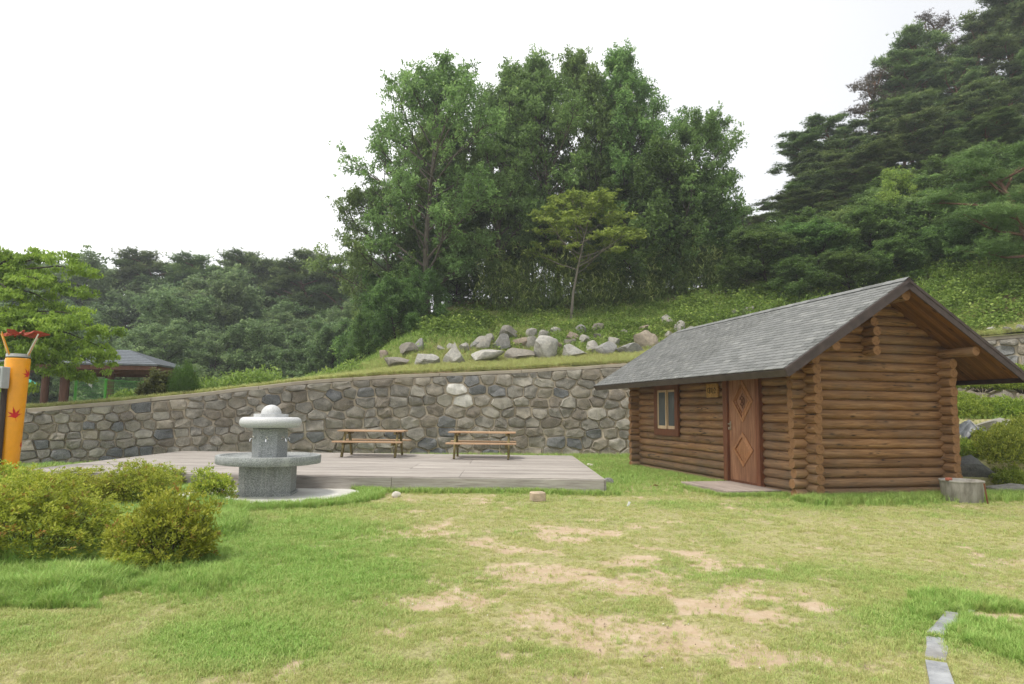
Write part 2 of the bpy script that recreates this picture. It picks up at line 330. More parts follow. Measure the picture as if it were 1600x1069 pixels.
xs = np.concatenate([[-260, -150, -60, -30], np.arange(-16, -9, .5), np.arange(-9, 12, .075), np.arange(12, 24, .5), [30, 60, 150, 260]])
ys = np.concatenate([[-260, -60, -15, -4, 0, 2], np.arange(3, 15, .075), np.arange(15, 27, .25)])
GX, GY = np.meshgrid(xs, ys); ZZ = zfront(GX, GY)
ZZ = ZZ+(fbm(GX*3, GY*3, 3)-.5)*.03*sst(GY, 2, 3.5)
bm_ = bare(GX, GY); ZZ = ZZ-.012*bm_
ZZ = np.where((GX < -13) | (GX > 24), np.minimum(ZZ, 0), ZZ)
fix = (GX > 16.2) ; ZZ = np.where(fix & (GY > Yw(GX)), -.3, ZZ)
ny, nx = GX.shape; idx = np.arange(ny*nx).reshape(ny, nx)
F = np.stack([idx[:-1, :-1], idx[:-1, 1:], idx[1:, 1:], idx[1:, :-1]], -1).reshape(-1, 4)
t = MT('lawn_soil', .95, .1); v = t.co(); n = t.noise(v, 3, 8, .7); n2 = t.noise(v, 30, 5, .7); ba = t.attr('bare'); lu = t.attr('lush')
soil = t.ramp(n, [(.25, (.38, .275, .18)), (.5, (.48, .375, .265)), (.75, (.57, .475, .365))]); soil = t.mix(t.rmap(n2, .35, .65, 0, .45), soil, (.37, .28, .18))
gr_ = t.mix(lu, t.ramp(n2, [(.3, (.20, .18, .085)), (.7, (.46, .43, .22))]), t.ramp(n2, [(.3, (.085, .12, .035)), (.7, (.22, .28, .08))]))
nf = t.noise(v, 9, 6, .75); bb = t.math('ADD', ba, t.math('MULTIPLY', t.math('SUBTRACT', nf, .5), 2.2)); t.col(t.mix(t.rmap(bb, .3, .75), gr_, soil)); t.bump(t.math('ADD', t.math('MULTIPLY', n2, .6), n), .02); M_LAWN = t.m
me = mesh_np('lawn', np.stack([GX, GY, ZZ], -1).reshape(-1, 3), F, M_LAWN, True, {'bare': ('POINT', bm_.ravel()), 'lush': ('POINT', lush(GX, GY).ravel())})
lawn = link(bpy.data.objects.new('lawn', me)); tag(lawn, 'patchy lawn with bare sandy soil in front of the deck and cabin', kind='structure')

# hillside mesh in (x, d)
hx = np.concatenate([np.arange(-80, -26, 3), np.arange(-26, 30, .4), np.arange(30, 91, 3)])
hd = np.concatenate([[0.0, .12, .3], np.arange(.6, 16, .4), np.arange(16, 50, 1.5), np.arange(50, 200, 15)])
HX, HD = np.meshgrid(hx, hd); HY = Yw(HX)+HD+.30; HZ = hill(HX, HY)
HZ[0, :] -= .05; HZ = np.where(HD < .5, np.minimum(HZ, Zt(HX)+.03), HZ)
n_, m_ = HX.shape; idx = np.arange(n_*m_).reshape(n_, m_)
F = np.stack([idx[:-1, :-1], idx[:-1, 1:], idx[1:, 1:], idx[1:, :-1]], -1).reshape(-1, 4)
t = MT('hillside_earth', .95, .1); v = t.co(); n = t.noise(v, .8, 8, .7); n2 = t.noise(v, 9, 5, .7)
c = t.ramp(n, [(.3, (.08, .10, .03)), (.48, (.18, .18, .07)), (.6, (.28, .20, .12))]); c = t.mix(t.rmap(n2, .45, .65, 0, .6), c, (.13, .13, .045)); t.col(c); t.bump(n2, .05); M_HILL = t.m
hillo = link(bpy.data.objects.new('hillside', mesh_np('hillside', np.stack([HX, HY, HZ], -1).reshape(-1, 3), F, M_HILL, True)))
tag(hillo, 'grassy hillside rising behind the stone wall', kind='structure')

# ------------------------------------------------------------ stone retaining wall
wall = empty('stone_retaining_wall', (0, 24.8, 0), 'long curved retaining wall of grey rubble stones set in pale mortar behind the deck', 'stone wall')
WO = Vector(wall.location)
BAT = .10
def zbase(x):
    x = np.asarray(x, float); return np.where(x > 9, zfront(x, Yw(x)-.2), 0.)-.12
_dx = np.gradient(_gy, _gx); _seg = np.sqrt(1+_dx**2); _S = np.concatenate([[0], np.cumsum((_seg[1:]+_seg[:-1])/2*np.diff(_gx))]); _S -= np.interp(0, _gx, _S)
def x_of_s(s): return np.interp(s, _S, _gx)
def wpt(s, z, out=0.):
    x = x_of_s(s); y = Yw(x); sl = np.interp(x, _gx, _dx); nn = np.sqrt(1+sl**2); nx_, ny_ = sl/nn, -1/nn      # outward normal (towards the camera)
    k = out+BAT*(3.2-z)*.9-.29
    return np.stack([x+nx_*k, y+ny_*k, z+0*x], -1)
# core (mortar)
s_a, s_b = float(np.interp(-30, _gx, _S)), float(np.interp(22, _gx, _S))
ss = np.linspace(s_a, s_b, 420); rows = 22; V = []
for j in range(rows+1):
    x = x_of_s(ss); zb = zbase(x); z = zb+(Zt(x)-.1-zb)*j/rows
    jit = (fbm(ss*2.5, z*2.5+5, 4)-.5)*.06; V.append(wpt(ss, z, jit))
V.append(wpt(ss, Zt(x_of_s(ss))-.1, -.6)); V = np.array(V)
n_, m_ = V.shape[:2]; idx = np.arange(n_*m_).reshape(n_, m_)
F = np.stack([idx[:-1, :-1], idx[:-1, 1:], idx[1:, 1:], idx[1:, :-1]], -1).reshape(-1, 4)
link(bpy.data.objects.new('mortar_core', mesh_np('mortar_core', V.reshape(-1, 3)-np.array(WO), F, M_MORTAR, True)), wall)
# coping, in cast lengths
cs = np.arange(s_a, s_b, 3.0)
for i in range(len(cs)-1):
    q = np.linspace(cs[i]+.008, cs[i+1]-.008, 7); zt = Zt(x_of_s(q)); V = []
    for (oz, oo) in ((-.10, .06), (0.0, .05), (.012, .03), (.012, -.34), (-.12, -.34)):
        a = wpt(q, zt*0+zt, oo); a[:, 2] = zt+oz+(fbm(q*2, q*0+oz, 3)-.5)*.03; V.append(a)
    V = np.array(V); n_, m_ = V.shape[:2]; idx = np.arange(n_*m_).reshape(n_, m_)
    Fq = np.stack([idx[:-1, :-1], idx[:-1, 1:], idx[1:, 1:], idx[1:, :-1]], -1).reshape(-1, 4).tolist()
    Fq += [[int(k) for k in idx[:, 0]][::-1], [int(k) for k in idx[:, -1]]]
    b = MB(); b.add((V.reshape(-1, 3)-np.array(WO)).tolist(), Fq); b.build('coping', M_COPING, wall)
# stones: power diagram in a plane scaled to the stones
def clip(poly, nx_, ny_, c):
    out = []; k = len(poly)
    for i in range(k):
        a, b = poly[i], poly[(i+1) % k]; da = nx_*a[0]+ny_*a[1]-c; db = nx_*b[0]+ny_*b[1]-c
        if da <= 0: out.append(a)
        if (da < 0 < db) or (db < 0 < da): q = da/(da-db); out.append((a[0]+(b[0]-a[0])*q, a[1]+(b[1]-a[1])*q))
    return out
def sz(s): return .66+.34*sst(s, -14, -2)
sg = np.linspace(s_a-1, s_b+1, 4000); ug = np.concatenate([[0], np.cumsum(1/(sz(sg)[1:])*np.diff(sg))]); ug -= np.interp(0, sg, ug)
AN = 1.5      # width to height
r2 = random.Random(11)
pts = []
u_lo, u_hi = np.interp(s_a, sg, ug), np.interp(s_b, sg, ug)
SP = .41
q = u_lo
# seeds: jittered staggered grid, then relaxed
row = 0
while row*SP*.9 < 9.5:
    u = u_lo+(SP*AN*.5 if row % 2 else 0)
    while u < u_hi:
        wd = r2.uniform(.62, 1.45); pts.append([(u+wd*SP*AN*.5)/AN, (row+.5)*SP*.9+r2.uniform(-.07, .07), r2.uniform(-.012, .028)]); u += wd*SP*AN
    row += 1
pts = np.array(pts)
def limits(u):
    s = float(np.interp(u*AN, ug, sg)); x = x_of_s(s); k = float(sz(s)); return s, float(zbase(x)), float(Zt(x)-.1), k
keep = []
for p_ in pts:
    s, zb, zt, k = limits(p_[0])
    if p_[1]*k < (zt-zb)+.04: keep.append(p_)
pts = np.array(keep)
order = np.argsort(pts[:, 0]); pts = pts[order]
def rock_skin(outline, depth, rg, levels=((1., 0), (.99, .6), (.92, .92), (.55, 1.0))):
    """outline (k,2) about its centre -> verts (x, z, out) rings + centre"""
    k = len(outline); V = []
    for f, o in levels:
        for (a, b) in outline: V.append((a*f, b*f, depth*o*rg.uniform(.9, 1.1) if o else -.05))
    V.append((0, 0, depth*rg.uniform(.85, 1.15)))
    Fc = []
    nl = len(levels)
    for l in range(nl-1):
        for i in range(k): Fc.append((l*k+i, l*k+(i+1) % k, (l+1)*k+(i+1) % k, (l+1)*k+i))
    c = nl*k
    for i in range(k): Fc.append(((nl-1)*k+i, (nl-1)*k+(i+1) % k, c))
    return V, Fc
stuffV = MB(); nstone = 0
cand = []
for i in range(len(pts)):
    lo = np.searchsorted(pts[:, 0], pts[i, 0]-1.6); hi = np.searchsorted(pts[:, 0], pts[i, 0]+1.6)
    px_, py_, pw = pts[i]; s, zb, zt, k = limits(px_); top = (zt-zb)/k
    poly = [(px_-.8, max(-.0, py_-.8)), (px_+.8, max(0, py_-.8)), (px_+.8, py_+.8), (px_-.8, py_+.8)]
    zl = limits(px_-.3); zr = limits(px_+.3); tl, tr = (zl[2]-zl[1])/k, (zr[2]-zr[1])/k
    sl = (tr-tl)/.6; nn = math.hypot(sl, 1); poly = clip(poly, -sl/nn, 1/nn, (top-sl*px_)/nn)   # y <= top + sl*(x-px)
    for j in range(lo, hi):
        if j == i or not poly: continue
        qx, qy, qw = pts[j]; dx, dy = qx-px_, qy-py_
        if abs(dy) > 1.6: continue
        cc = (qx*qx+qy*qy-px_*px_-py_*py_-(qw-pw))/2; poly = clip(poly, dx, dy, cc)
    if len(poly) < 3: continue
    A = np.array(poly); c = A.mean(0); area = .5*abs(np.dot(A[:, 0], np.roll(A[:, 1], 1))-np.dot(A[:, 1], np.roll(A[:, 0], 1)))
    if area < .018: continue
    # shrink for the joint, cut and roughen corners
    gap = .012+r2.random()*.017
    d = A-c; ln = np.linalg.norm(d, axis=1, keepdims=True); A = c+d*(1-gap*1.25/np.maximum(ln, .05))
    pl = []
    kk = len(A); cut = r2.uniform(.05, .15)
    for q_ in range(kk):
        a, b, e = A[q_-1], A[q_], A[(q_+1) % kk]
        pl.append(b+(a-b)*cut); pl.append(b+(e-b)*cut)
        if np.linalg.norm(e-b) > .25:
            md = (b+e)/2; pl.append(md+(c-md)*r2.uniform(-.05, .06))
    pl = np.array(pl)-c
    pl = pl*(1+np.array([[r2.uniform(-.04, .03)] for _ in pl]))
    cs_, cz = c[0], c[1]
    cand.append((cs_, cz, k, zb, pl, area))
vis = [c for c in cand if -14.6 < x_of_s(np.interp(c[0]*AN, ug, sg)) < 4.7 or 12.2 < x_of_s(np.interp(c[0]*AN, ug, sg)) < 16.5]
hid = [c for c in cand if not any(c is v_ for v_ in vis)]
vis.sort(key=lambda c: -c[5])
spare = vis[298:]; vis = vis[:298]
pale_at = [(700, 607), (728, 632)]
def make_stone(c, target=None):
    global nstone
    cu, cz, k, zb, pl, area = c; dep = r2.uniform(.07, .13)
    V, Fc = rock_skin(pl, dep, r2)
    V = np.array(V); uu = (V[:, 0]+cu)*AN; s_ = np.interp(uu, ug, sg); z_ = zb+(V[:, 1]+cz)*k
    tilt = r2.uniform(-.12, .12)*V[:, 0]+r2.uniform(-.12, .12)*V[:, 1]
    out = V[:, 2]+np.where(V[:, 2] > 0, tilt+(fbm(s_*4.1+50, z_*4.1, 3)-.5)*.13, 0)
    Wp = wpt(s_, z_, 0); W2 = wpt(s_, z_, 1.); Wp = Wp+(W2-Wp)*out[:, None]
    if target is not None: target.add((Wp-np.array(WO)).tolist(), Fc); return
    cen = Wp.mean(0)
    b = MB(); b.add((Wp-cen).tolist(), Fc); mat = M_STONE
    me = b.mesh('stone', mat, True)
    o = inst('stone', me, wall, Vector(cen)-WO)
    return o, cen
stone_objs = []
for c in vis: stone_objs.append(make_stone(c))
for tx, ty in pale_at:
    best = None
    for o, cen in stone_objs:
        d = Vector(cen)-Vector((0, 0, 1.55)); px_ = 800+1068*d.dot(rt)/d.dot(fw); py_ = 534.5-1068*d.dot(up)/d.dot(fw)
        e = (px_-tx)**2+(py_-ty)**2
        if best is None or e < best[0]: best = (e, o)
    best[1].data.materials[0] = M_PALE; best[1]['label'] = 'whitish lichen-covered stone'
for c in hid+spare: make_stone(c, stuffV)
o = stuffV.build('stone_infill', M_STONE, wall, True); o['kind'] = 'stuff'

# ------------------------------------------------------------ wooden deck
deck = empty('wooden_deck', (-3.9, 17, 0), 'low weathered grey timber deck platform between the stone wall and the lawn', 'deck', rz=0)
DX0, DX1, DY0, DY1, DZ = -9.75, 1.82, 13.46, 20.5, .28
bw = (DY1-DY0)/50; joints = {0: [DX0, -5.2, -1.0, DX1], 1: [DX0, -6.0, -2.2, DX1]}
bmesh_cache = {}
for i in range(50):
    jl = joints[(i//12) % 2]
    for a, b in zip(jl[:-1], jl[1:]):
        ln = b-a-.006; key = round(ln, 3)
        if key not in bmesh_cache: bmesh_cache[key] = MB().box((0, 0, 0), (ln, bw-.014, .028), None, .003).mesh('deck_board', M_DECK)
        skew = .004*((i*7) % 5-2)
        inst('deck_board', bmesh_cache[key], deck, ((a+b)/2+3.9+(.2 if 0 else 0), DY0+bw*(i+.5)-17, DZ-.014+random.uniform(-.0015, .0015)))
for a, b in ((DX0, -6.1), (-6.1, -2.3), (-2.3, DX1)):
    MB().box(((a+b)/2+3.9, DY0-.021-17, .115), (b-a-.006, .038, .285), None, .004).build('front_fascia', M_DECK, deck)
for x, sg_ in ((DX0, -1), (DX1, 1)):
    MB().box((x+3.9+sg_*.022, 0+(DY0+DY1)/2-17, .115), (.038, DY1-DY0, .28), None, .004).build('side_fascia', M_DECK, deck)
MB().box((0-.06, (DY0+DY1)/2-17, .09), (11.3, 6.9, .2)).build('joist_frame', flat('joist_dark_wood', (.07, .055, .04), .9), deck)

# ------------------------------------------------------------ picnic tables
def picnic(x, y, rz, label):
    t_ = empty('picnic_table', (x, y, DZ), label, 'picnic table', 'picnic tables on the deck', rz)
    for k in range(5): MB().box((0, -.30+.15*k, .70), (1.82, .142, .038), None, .004).build('tabletop_board', M_TABLE, t_)
    for s in (-1, 1):
        for k in range(2): MB().box((random.uniform(-.006, .006), s*(.62+.145*k-.02), .42), (1.86, .137, .038), None, .004).build('bench_board', M_TABLE, t_)
    for s in (-1, 1):
        xb = s*.66
        MB().box((xb, 0, .645), (.06, .70, .07), None, .004).build('top_beam', M_TLEG, t_)
        MB().box((xb, 0, .365), (.06, 1.46, .08), None, .004).build('bench_beam', M_TLEG, t_)
        for q in (-1, 1):
            a = Vector((xb+s*.062, q*.20, .68)); b = Vector((xb+s*.062, q*.56, 0.0)); d = b-a
            rot = Matrix.Rotation(math.atan2(d.y, -d.z), 3, 'X')
            MB().box((a+b)/2, (.055, .095, d.length), rot, .004).build('leg', M_TLEG, t_)
picnic(-3.83, 19.2, R(-1), 'left wooden picnic table with attached benches, nearer the stone fountain')
picnic(-.78, 18.95, R(-.5), 'right wooden picnic table with attached benches, nearer the log cabin')

# ------------------------------------------------------------ drinking fountain and its pad
FC = Vector((-4.36, 12.5, 0))
pad = empty('fountain_pad', FC, 'flat octagonal pale concrete pad under the granite fountain', 'concrete pad')
pp = [(-.9, 1.52), (.85, 1.5), (1.62, .45), (1.39, -.75), (.54, -1.47), (-.9, -1.4), (-1.55, -.5), (-1.6, .7)]
nseg = 8
for k in range(8):
    a, b = Vector(pp[k]), Vector(pp[(k+1) % 8]); c_ = Vector((0, 0)); g = .004
    cen = (a+b+c_)/3; tri = [p_+(cen-p_).normalized()*g*2 for p_ in (c_, a, b)]
    MB().prism([tuple(x) for x in tri][::-1], -.05, .035).build('pad_slab', M_PAD, pad)
dr = MB().lathe([(.11, .036), (.11, .041), (.10, .041)], 16, (1.0, -.78, 0)); 
for k in range(4): dr.box((1.0, -.84+.04*k, .043), (.15, .012, .006))
dr.build('drain_cover', flat('drain_iron', (.09, .085, .08), .5, .5, .5), pad)
fo = empty('stone_fountain', FC+Vector((0, 0, .037)), 'grey speckled granite drinking fountain with round basin and dome top', 'drinking fountain', rz=R(8))
def ngon(n, r_, ph, sx=1): return [(r_*math.cos(2*math.pi*k/n+ph)*sx, r_*math.sin(2*math.pi*k/n+ph)) for k in range(n)]
cut = .13; h_ = .44
sq = [(-h_+cut, -h_), (h_-cut, -h_), (h_, -h_+cut), (h_, h_-cut), (h_-cut, h_), (-h_+cut, h_), (-h_, h_-cut), (-h_, -h_+cut)]
sq2 = [(a*1.07, b*1.07) for a, b in sq]
MB().prism(sq2, 0, .045).build('plinth', M_GRANITE, fo)
MB().prism(sq, .045, .53).build('pedestal', M_GRANITE, fo)
MB().lathe([(.80, .53), (.895, .545), (.905, .56), (.905, .68), (.895, .692), (.83, .692), (.82, .68), (.78, .645), (.3, .625), (.01, .625)], 64).build('basin', M_GRANITE, fo, True)
MB().prism(ngon(6, .305, R(4)), .61, 1.165).build('column', M_GRANITE, fo)
arc = [(.455+.085*math.cos(a), 1.272+.093*math.sin(a)) for a in np.linspace(-math.pi/2, math.pi/2, 10)]
MB().lathe([(.01, 1.165)]+arc+[(.32, 1.368), (.01, 1.37)], 48).build('cap_ring', M_GRANITE2, fo, True)
MB().prism(ngon(8, .305, R(22)), 1.368, 1.425).build('cap_slab', M_GRANITE2, fo)
MB().lathe([(.178, 1.425)]+[(.178*math.cos(a), 1.425+.165*math.sin(a)) for a in np.linspace(.05, 1.5, 9)], 32).build('dome', M_GRANITE2, fo, True)
M_CHROME = flat('chrome', (.75, .75, .75), .2, .5, 1, .05)
for k in range(6):
    a = R(-86+60*k)-R(4); d = Vector((math.cos(a), math.sin(a), 0)); rr = .305*math.cos(R(30)); base = d*rr; z = Vector((0, 0, .99)); side_ = Vector((-d.y, d.x, 0))
    b = MB(); b.tube([base+z, base+z+d*.055], .013, 8); b.tube([base+z-d*.002, base+z+d*.008], .024, 10); b.tube([base+z+d*.045+Vector((0, 0, .012)), base+z+d*.085-Vector((0, 0, .012)), base+z+d*.095-Vector((0, 0, .055))], .011, 8)
    b.tube([base+z+d*.04, base+z+d*.04+Vector((0, 0, .03))], .01, 8); b.tube([base+z+d*.04+Vector((0, 0, .033))-side_*.026, base+z+d*.04+Vector((0, 0, .033))+side_*.026], .007, 6)
    b.build('tap', M_CHROME, fo, True)

# ------------------------------------------------------------ log cabin
TH = R(14.066); CP = Vector((5.59, 13.01, 0))
cab = empty('log_cabin', CP, 'small brown log cabin with a grey shingled gable roof and carved wooden door', 'log cabin', rz=TH)
W, CL, ZE, ZR, EO, OF, OB = 3.11, 7.35, 2.36, 4.09, 1.13, .94, .84
PT = .185; RA = .0965
log_n = 0
def log_mesh(ln, rad, seed, ends=True, cutL=0, cutR=0):
    """log along local X; ends get end-grain caps; cut = slanted ends for the gable"""
    rg = random.Random(seed); n = 14; seg = max(3, int(ln/.8)); b = MB(); V = []; 
    ph = rg.uniform(0, 6.28); st = [-ln/2, -ln/2+.012]+[-ln/2+.012+(ln-.024)*i/seg for i in range(1, seg)]+[ln/2-.012, ln/2]
    for i, x in enumerate(st):
        rr = rad*(1+.03*math.sin(x*1.3+ph)+rg.uniform(-.008, .008)); 
        if ends and i in (0, len(st)-1): rr *= .93
        for k in range(n):
            a = 2*math.pi*k/n; y, z = rr*math.cos(a), rr*math.sin(a); xx = x
            if i < 2 and cutL: xx = x+cutL*(z+rad)
            if i >= len(st)-2 and cutR: xx = x-cutR*(z+rad)
            V.append((xx, y, z))
    Fc = []
    for i in range(len(st)-1):
        for k in range(n): Fc.append((i*n+k, i*n+(k+1) % n, (i+1)*n+(k+1) % n, (i+1)*n+k))
    capi = len(Fc); Fc += [tuple(range(n-1, -1, -1)), tuple(range((len(st)-1)*n, len(st)*n))]
    b.add([(a, b_, c) for a, b_, c in V], Fc); me = b.mesh('log', M_LOG, True); me.materials.append(M_LOGEND)
    for p_ in me.polygons[capi:]: p_.material_index = 1
    return me
def log(a, b, rad=RA, cutL=0, cutR=0, parent=None, name='log'):
    global log_n; log_n += 1
    a, b = Vector(a), Vector(b); d = b-a; me = log_mesh(d.length, rad, log_n, True, cutL, cutR)
    o = bpy.data.objects.new(name, me); link(o, parent or cab); o.location = (a+b)/2; o.rotation_euler = (0, 0, math.atan2(d.y, d.x)); return o
PR = .34      # how far the crossed ends stand out
def side_wall(u, openings):
    for i in range(16):
        z = .0+PT*i+.005
        if i == 15: continue
        a0, b0 = -PR, CL+PR+random.uniform(-.03, .03)
        a0 += random.uniform(-.025, .025)
        cuts = [(v0, v1) for v0, v1, z0, z1 in openings if z+RA*.6 > z0 and z-RA*.6 < z1]
        cur = a0
        for v0, v1 in sorted(cuts): log((u, cur, z), (u, v0, z)); cur = v1
        log((u, cur, z), (u, b0, z))
    log((u, -OF+.07, 2.80), (u, CL+OB-.1, 2.80), .095, name='purlin')
side_wall(0, [(1.28, 2.66, -1, 2.42), (4.84, 6.14, .99, 2.30)])
side_wall(W, [])
def roof_z(u): return ZR-abs(u-W/2)*(ZR-ZE)/(W/2+EO)
slope = (ZR-ZE)/(W/2+EO)
for v_ in (0, CL):
    for i in range(21):
        z = .0925+PT*i; lim = (ZR-.085-(z-RA))/slope
        if z < 2.75: log((-PR+random.uniform(-.025, .025), v_, z), (W+PR+random.uniform(-.02, .02), v_, z))
        elif lim > .2:
            log((W/2-lim, v_, z), (W/2+lim, v_, z), RA, 1/slope, 1/slope)
# short crossing logs at the gable centre, ridge log
for i, (z, l_) in enumerate(((2.80, .34), (2.985, .32), (3.17, .36), (3.355, .30), (3.54, .3), (3.70, .3))):
    log((W/2-.22, -l_-.02, z), (W/2-.22, .3, z), RA*.95, name='bracket_log')
log((W/2+.04, -OF+.10, 3.80), (W/2+.04, CL+OB-.1, 3.80), .10, name='ridge_log')
# roof planes: deck board slab
sl_len = math.hypot(W/2+EO, ZR-ZE); ang = math.atan2(ZR-ZE, W/2+EO)
roof = MB()
V0, V1 = -OF, CL+OB
# ridge frame: local axes for each slope
def slope_mat(side_):
    # origin at the eave edge of the top surface, x up the slope, y along the ridge, z outwards
    if side_ < 0: ex = Vector((math.cos(ang), 0, math.sin(ang))); o_ = Vector((-EO, 0, ZE)); ez = Vector((-math.sin(ang), 0, math.cos(ang))); ey = Vector((0, 1, 0))
    else: ex = Vector((-math.cos(ang), 0, math.sin(ang))); o_ = Vector((W+EO, 0, ZE)); ez = Vector((math.sin(ang), 0, math.cos(ang))); ey = Vector((0, -1, 0))
    m_ = Matrix.Identity(4)
    for i in range(3): m_[i][0], m_[i][1], m_[i][2] = ex[i], ey[i], ez[i]
    m_.translation = o_; return m_
roofs = {}
for s in (-1, 1):
    mm = slope_mat(s); ro = bpy.data.objects.new('roof', MB().box((sl_len/2, ((V0+V1)/2)*(-s), -.028), (sl_len, V1-V0-.04, .03)).mesh('roof', flat('roof_sheathing', (.16, .12, .08), .9)))
    link(ro, cab); ro.matrix_local = mm; roofs[s] = ro
    # soffit boards underneath
    nb = int((V1-V0)/.125); bme = MB().box((0, 0, 0), (sl_len-.02, .120, .016), None, .003).mesh('soffit_board', M_SOFFIT)
    for k in range(nb): inst('soffit_board', bme, ro, (sl_len/2, -s*(V0+.02+.125*(k+.5)), -.053))
# shingles
ROWS, TW = 25, .30; ex_ = sl_len/ROWS; ncol = int((V1-V0)/TW)+2
sh_me = MB().box((0, 0, 0), (ex_*1.9, TW-.014, .014)).mesh('shingle', M_SHING)
tilt = .009/ex_
left = []; Vs, Fs, Ts = [], [], []
box8 = np.array([(x, y, z) for x in (-.5, .5) for y in (-.5, .5) for z in (-.5, .5)]); boxF = np.array([(0, 1, 3, 2), (4, 6, 7, 5), (0, 4, 5, 1), (2, 3, 7, 6), (0, 2, 6, 4), (1, 5, 7, 3)])
for s in (-1, 1):
    items = []
    for r_i in range(ROWS):
        off = [0, .5, .25, .75][r_i % 4]*TW+random.uniform(-.02, .02)
        for c_i in range(-1, ncol+1):
            y0 = V0-.01+off+(c_i-.5)*TW-TW/2; y1 = y0+TW
            y0c, y1c = max(y0, V0-.012), min(y1, V1+.012)
            if y1c-y0c < .05: continue
            xc = ex_*(r_i+.5)-.015+ex_*.4; xc = min(xc, sl_len-ex_*.9)
            items.append((xc, (y0c+y1c)/2, y1c-y0c, r_i))
    full = [it for it in items if abs(it[2]-TW) < .01]
    full.sort(key=lambda it: it[1]+.0*it[0]); part_it = full[:292] if s < 0 else []
    pid = set(id(x) for x in part_it)
    for it in part_it:
        xc, yc, wd, r_i = it
        inst('shingle', sh_me, roofs[s], (xc, -s*yc if s > 0 else yc, .002), rot=(random.uniform(-.003, .003),   .062, 0))
    Vr, Fr, Tr = [], [], []
    for it in items:
        if id(it) in pid: continue
        xc, yc, wd, r_i = it; B = box8*np.array([ex_*1.9, wd-.014, .014]); an = .062
        Bx = B[:, 0]*math.cos(an)+B[:, 2]*math.sin(an); Bz = -B[:, 0]*math.sin(an)+B[:, 2]*math.cos(an)
        Fr.append(boxF+len(Vr)*8); Vr.append(np.stack([Bx+xc, B[:, 1]+(yc if s < 0 else -yc), Bz+.002], -1)); Tr += [random.random()]*6
    me = mesh_np('shingle_field', np.concatenate(Vr), np.concatenate(Fr), M_SHING, False, {'tint': ('FACE', Tr)})
    o = link(bpy.data.objects.new('shingle_field', me), roofs[s]); o['kind'] = 'stuff'
# ridge caps
cap = MB().add([(-.12, -.15, -.075), (0, -.15, .006), (.12, -.15, -.075), (-.12, .15, -.069), (0, .15, .012), (.12, .15, -.069)], [(0, 1, 4, 3), (1, 2, 5, 4)]); capm = cap.mesh('ridge_cap', M_SHING)
nrc = int((V1-V0)/.27)
for k in range(nrc): inst('ridge_cap', capm, cab, (W/2, V0+.12+.27*k, ZR+.028))
# fascia boards
for s in (-1, 1):
    mm = roofs[s]
    for v_, nm in ((V0, 'rake_board'), (V1, 'rake_board')):
        y = v_*(-s) if s > 0 else v_
        MB().box((sl_len/2+.0, y+(.014 if (v_ == V0) == (s > 0) else -.014), -.085), (sl_len+.02, .028, .165), None, .003).build(nm, M_FASCIA, mm)
        MB().box((sl_len/2, y+(.032 if (v_ == V0) == (s > 0) else -.032), -.032), (sl_len+.03, .012, .05)).build('drip_edge', M_FASCIA, mm)
    MB().box((-.012, ((V0+V1)/2)*(-s), -.085), (.026, V1-V0+.05, .14), Matrix.Rotation(-ang*(1 if s < 0 else 1)*0, 3, 'Y'), .003).build('eave_board', M_FASCIA, mm)
# door (in the left side wall, u = 0 plane facing -u)
DU = -.105
dr_ = bpy.data.objects.new('door', None); dr_ = None
def slab(name, mat, v0, v1, z0, z1, u0, u1, parent=None, bev=.004):
    return MB().box(((u0+u1)/2, (v0+v1)/2, (z0+z1)/2), (u1-u0, v1-v0, z1-z0), None, bev).build(name, mat, parent or cab)
slab('door_jamb', M_FRAME, 1.28, 1.42, .03, 2.335, -.16, .05); slab('door_jamb', M_FRAME, 2.50, 2.66, .03, 2.335, -.16, .05); slab('door_lintel', M_FRAME, 1.28, 2.66, 2.337, 2.46, -.157, .05)
door = slab('door', M_DOOR, 1.425, 2.495, .06, 2.33, -.10, -.05)
def diamond(vc, zc, hw, hh, wd, th, name, mat, inner=None):
    """mitred diamond moulding on the door face"""
    b = MB(); O = [(0, hh), (-hw, 0), (0, -hh), (hw, 0)]; f = 1-wd/hw; I = [(a*f, c*f) for a, c in O]
    for k in range(4):
        o1, o2, i1, i2 = O[k], O[(k+1) % 4], I[k], I[(k+1) % 4]; V = []
        for (a, c), u in ((o1, -.1), (o2, -.1), (i2, -.1), (i1, -.1)): V.append((u, vc+a, zc+c))
        for (a, c), u in ((o1, -.1-th*.5), (o2, -.1-th*.5), (i2, -.1-th), (i1, -.1-th)): V.append((u, vc+a, zc+c))
        bb_ = MB().add(V, [(0, 1, 2, 3), (7, 6, 5, 4), (0, 4, 5, 1), (1, 5, 6, 2), (2, 6, 7, 3), (3, 7, 4, 0)]); bb_.build(name, mat, door)
    if inner:
        V = [(-.1-inner, vc+a*.96, zc+c*.96) for a, c in I]+[(-.1-inner*2.2, vc, zc)]
        MB().add(V+[(-.098, vc+a, zc+c) for a, c in I], [(0, 1, 4), (1, 2, 4), (2, 3, 4), (3, 0, 4), (0, 5, 6, 1), (1, 6, 7, 2), (2, 7, 8, 3), (3, 8, 5, 0)]).build('diamond_panel', mat, door)
diamond(1.96, 1.84, .40, .46, .085, .028, 'diamond_moulding', M_DIAMOND)
diamond(1.96, 1.84, .27, .315, .03, .02, 'diamond_moulding', M_DIAMOND)
diamond(1.96, .80, .38, .37, .11, .04, 'diamond_moulding', M_DIAMOND, .012)
M_CARVE = flat('carved_line', lin(96, 60, 42), .8)
b = MB(); 
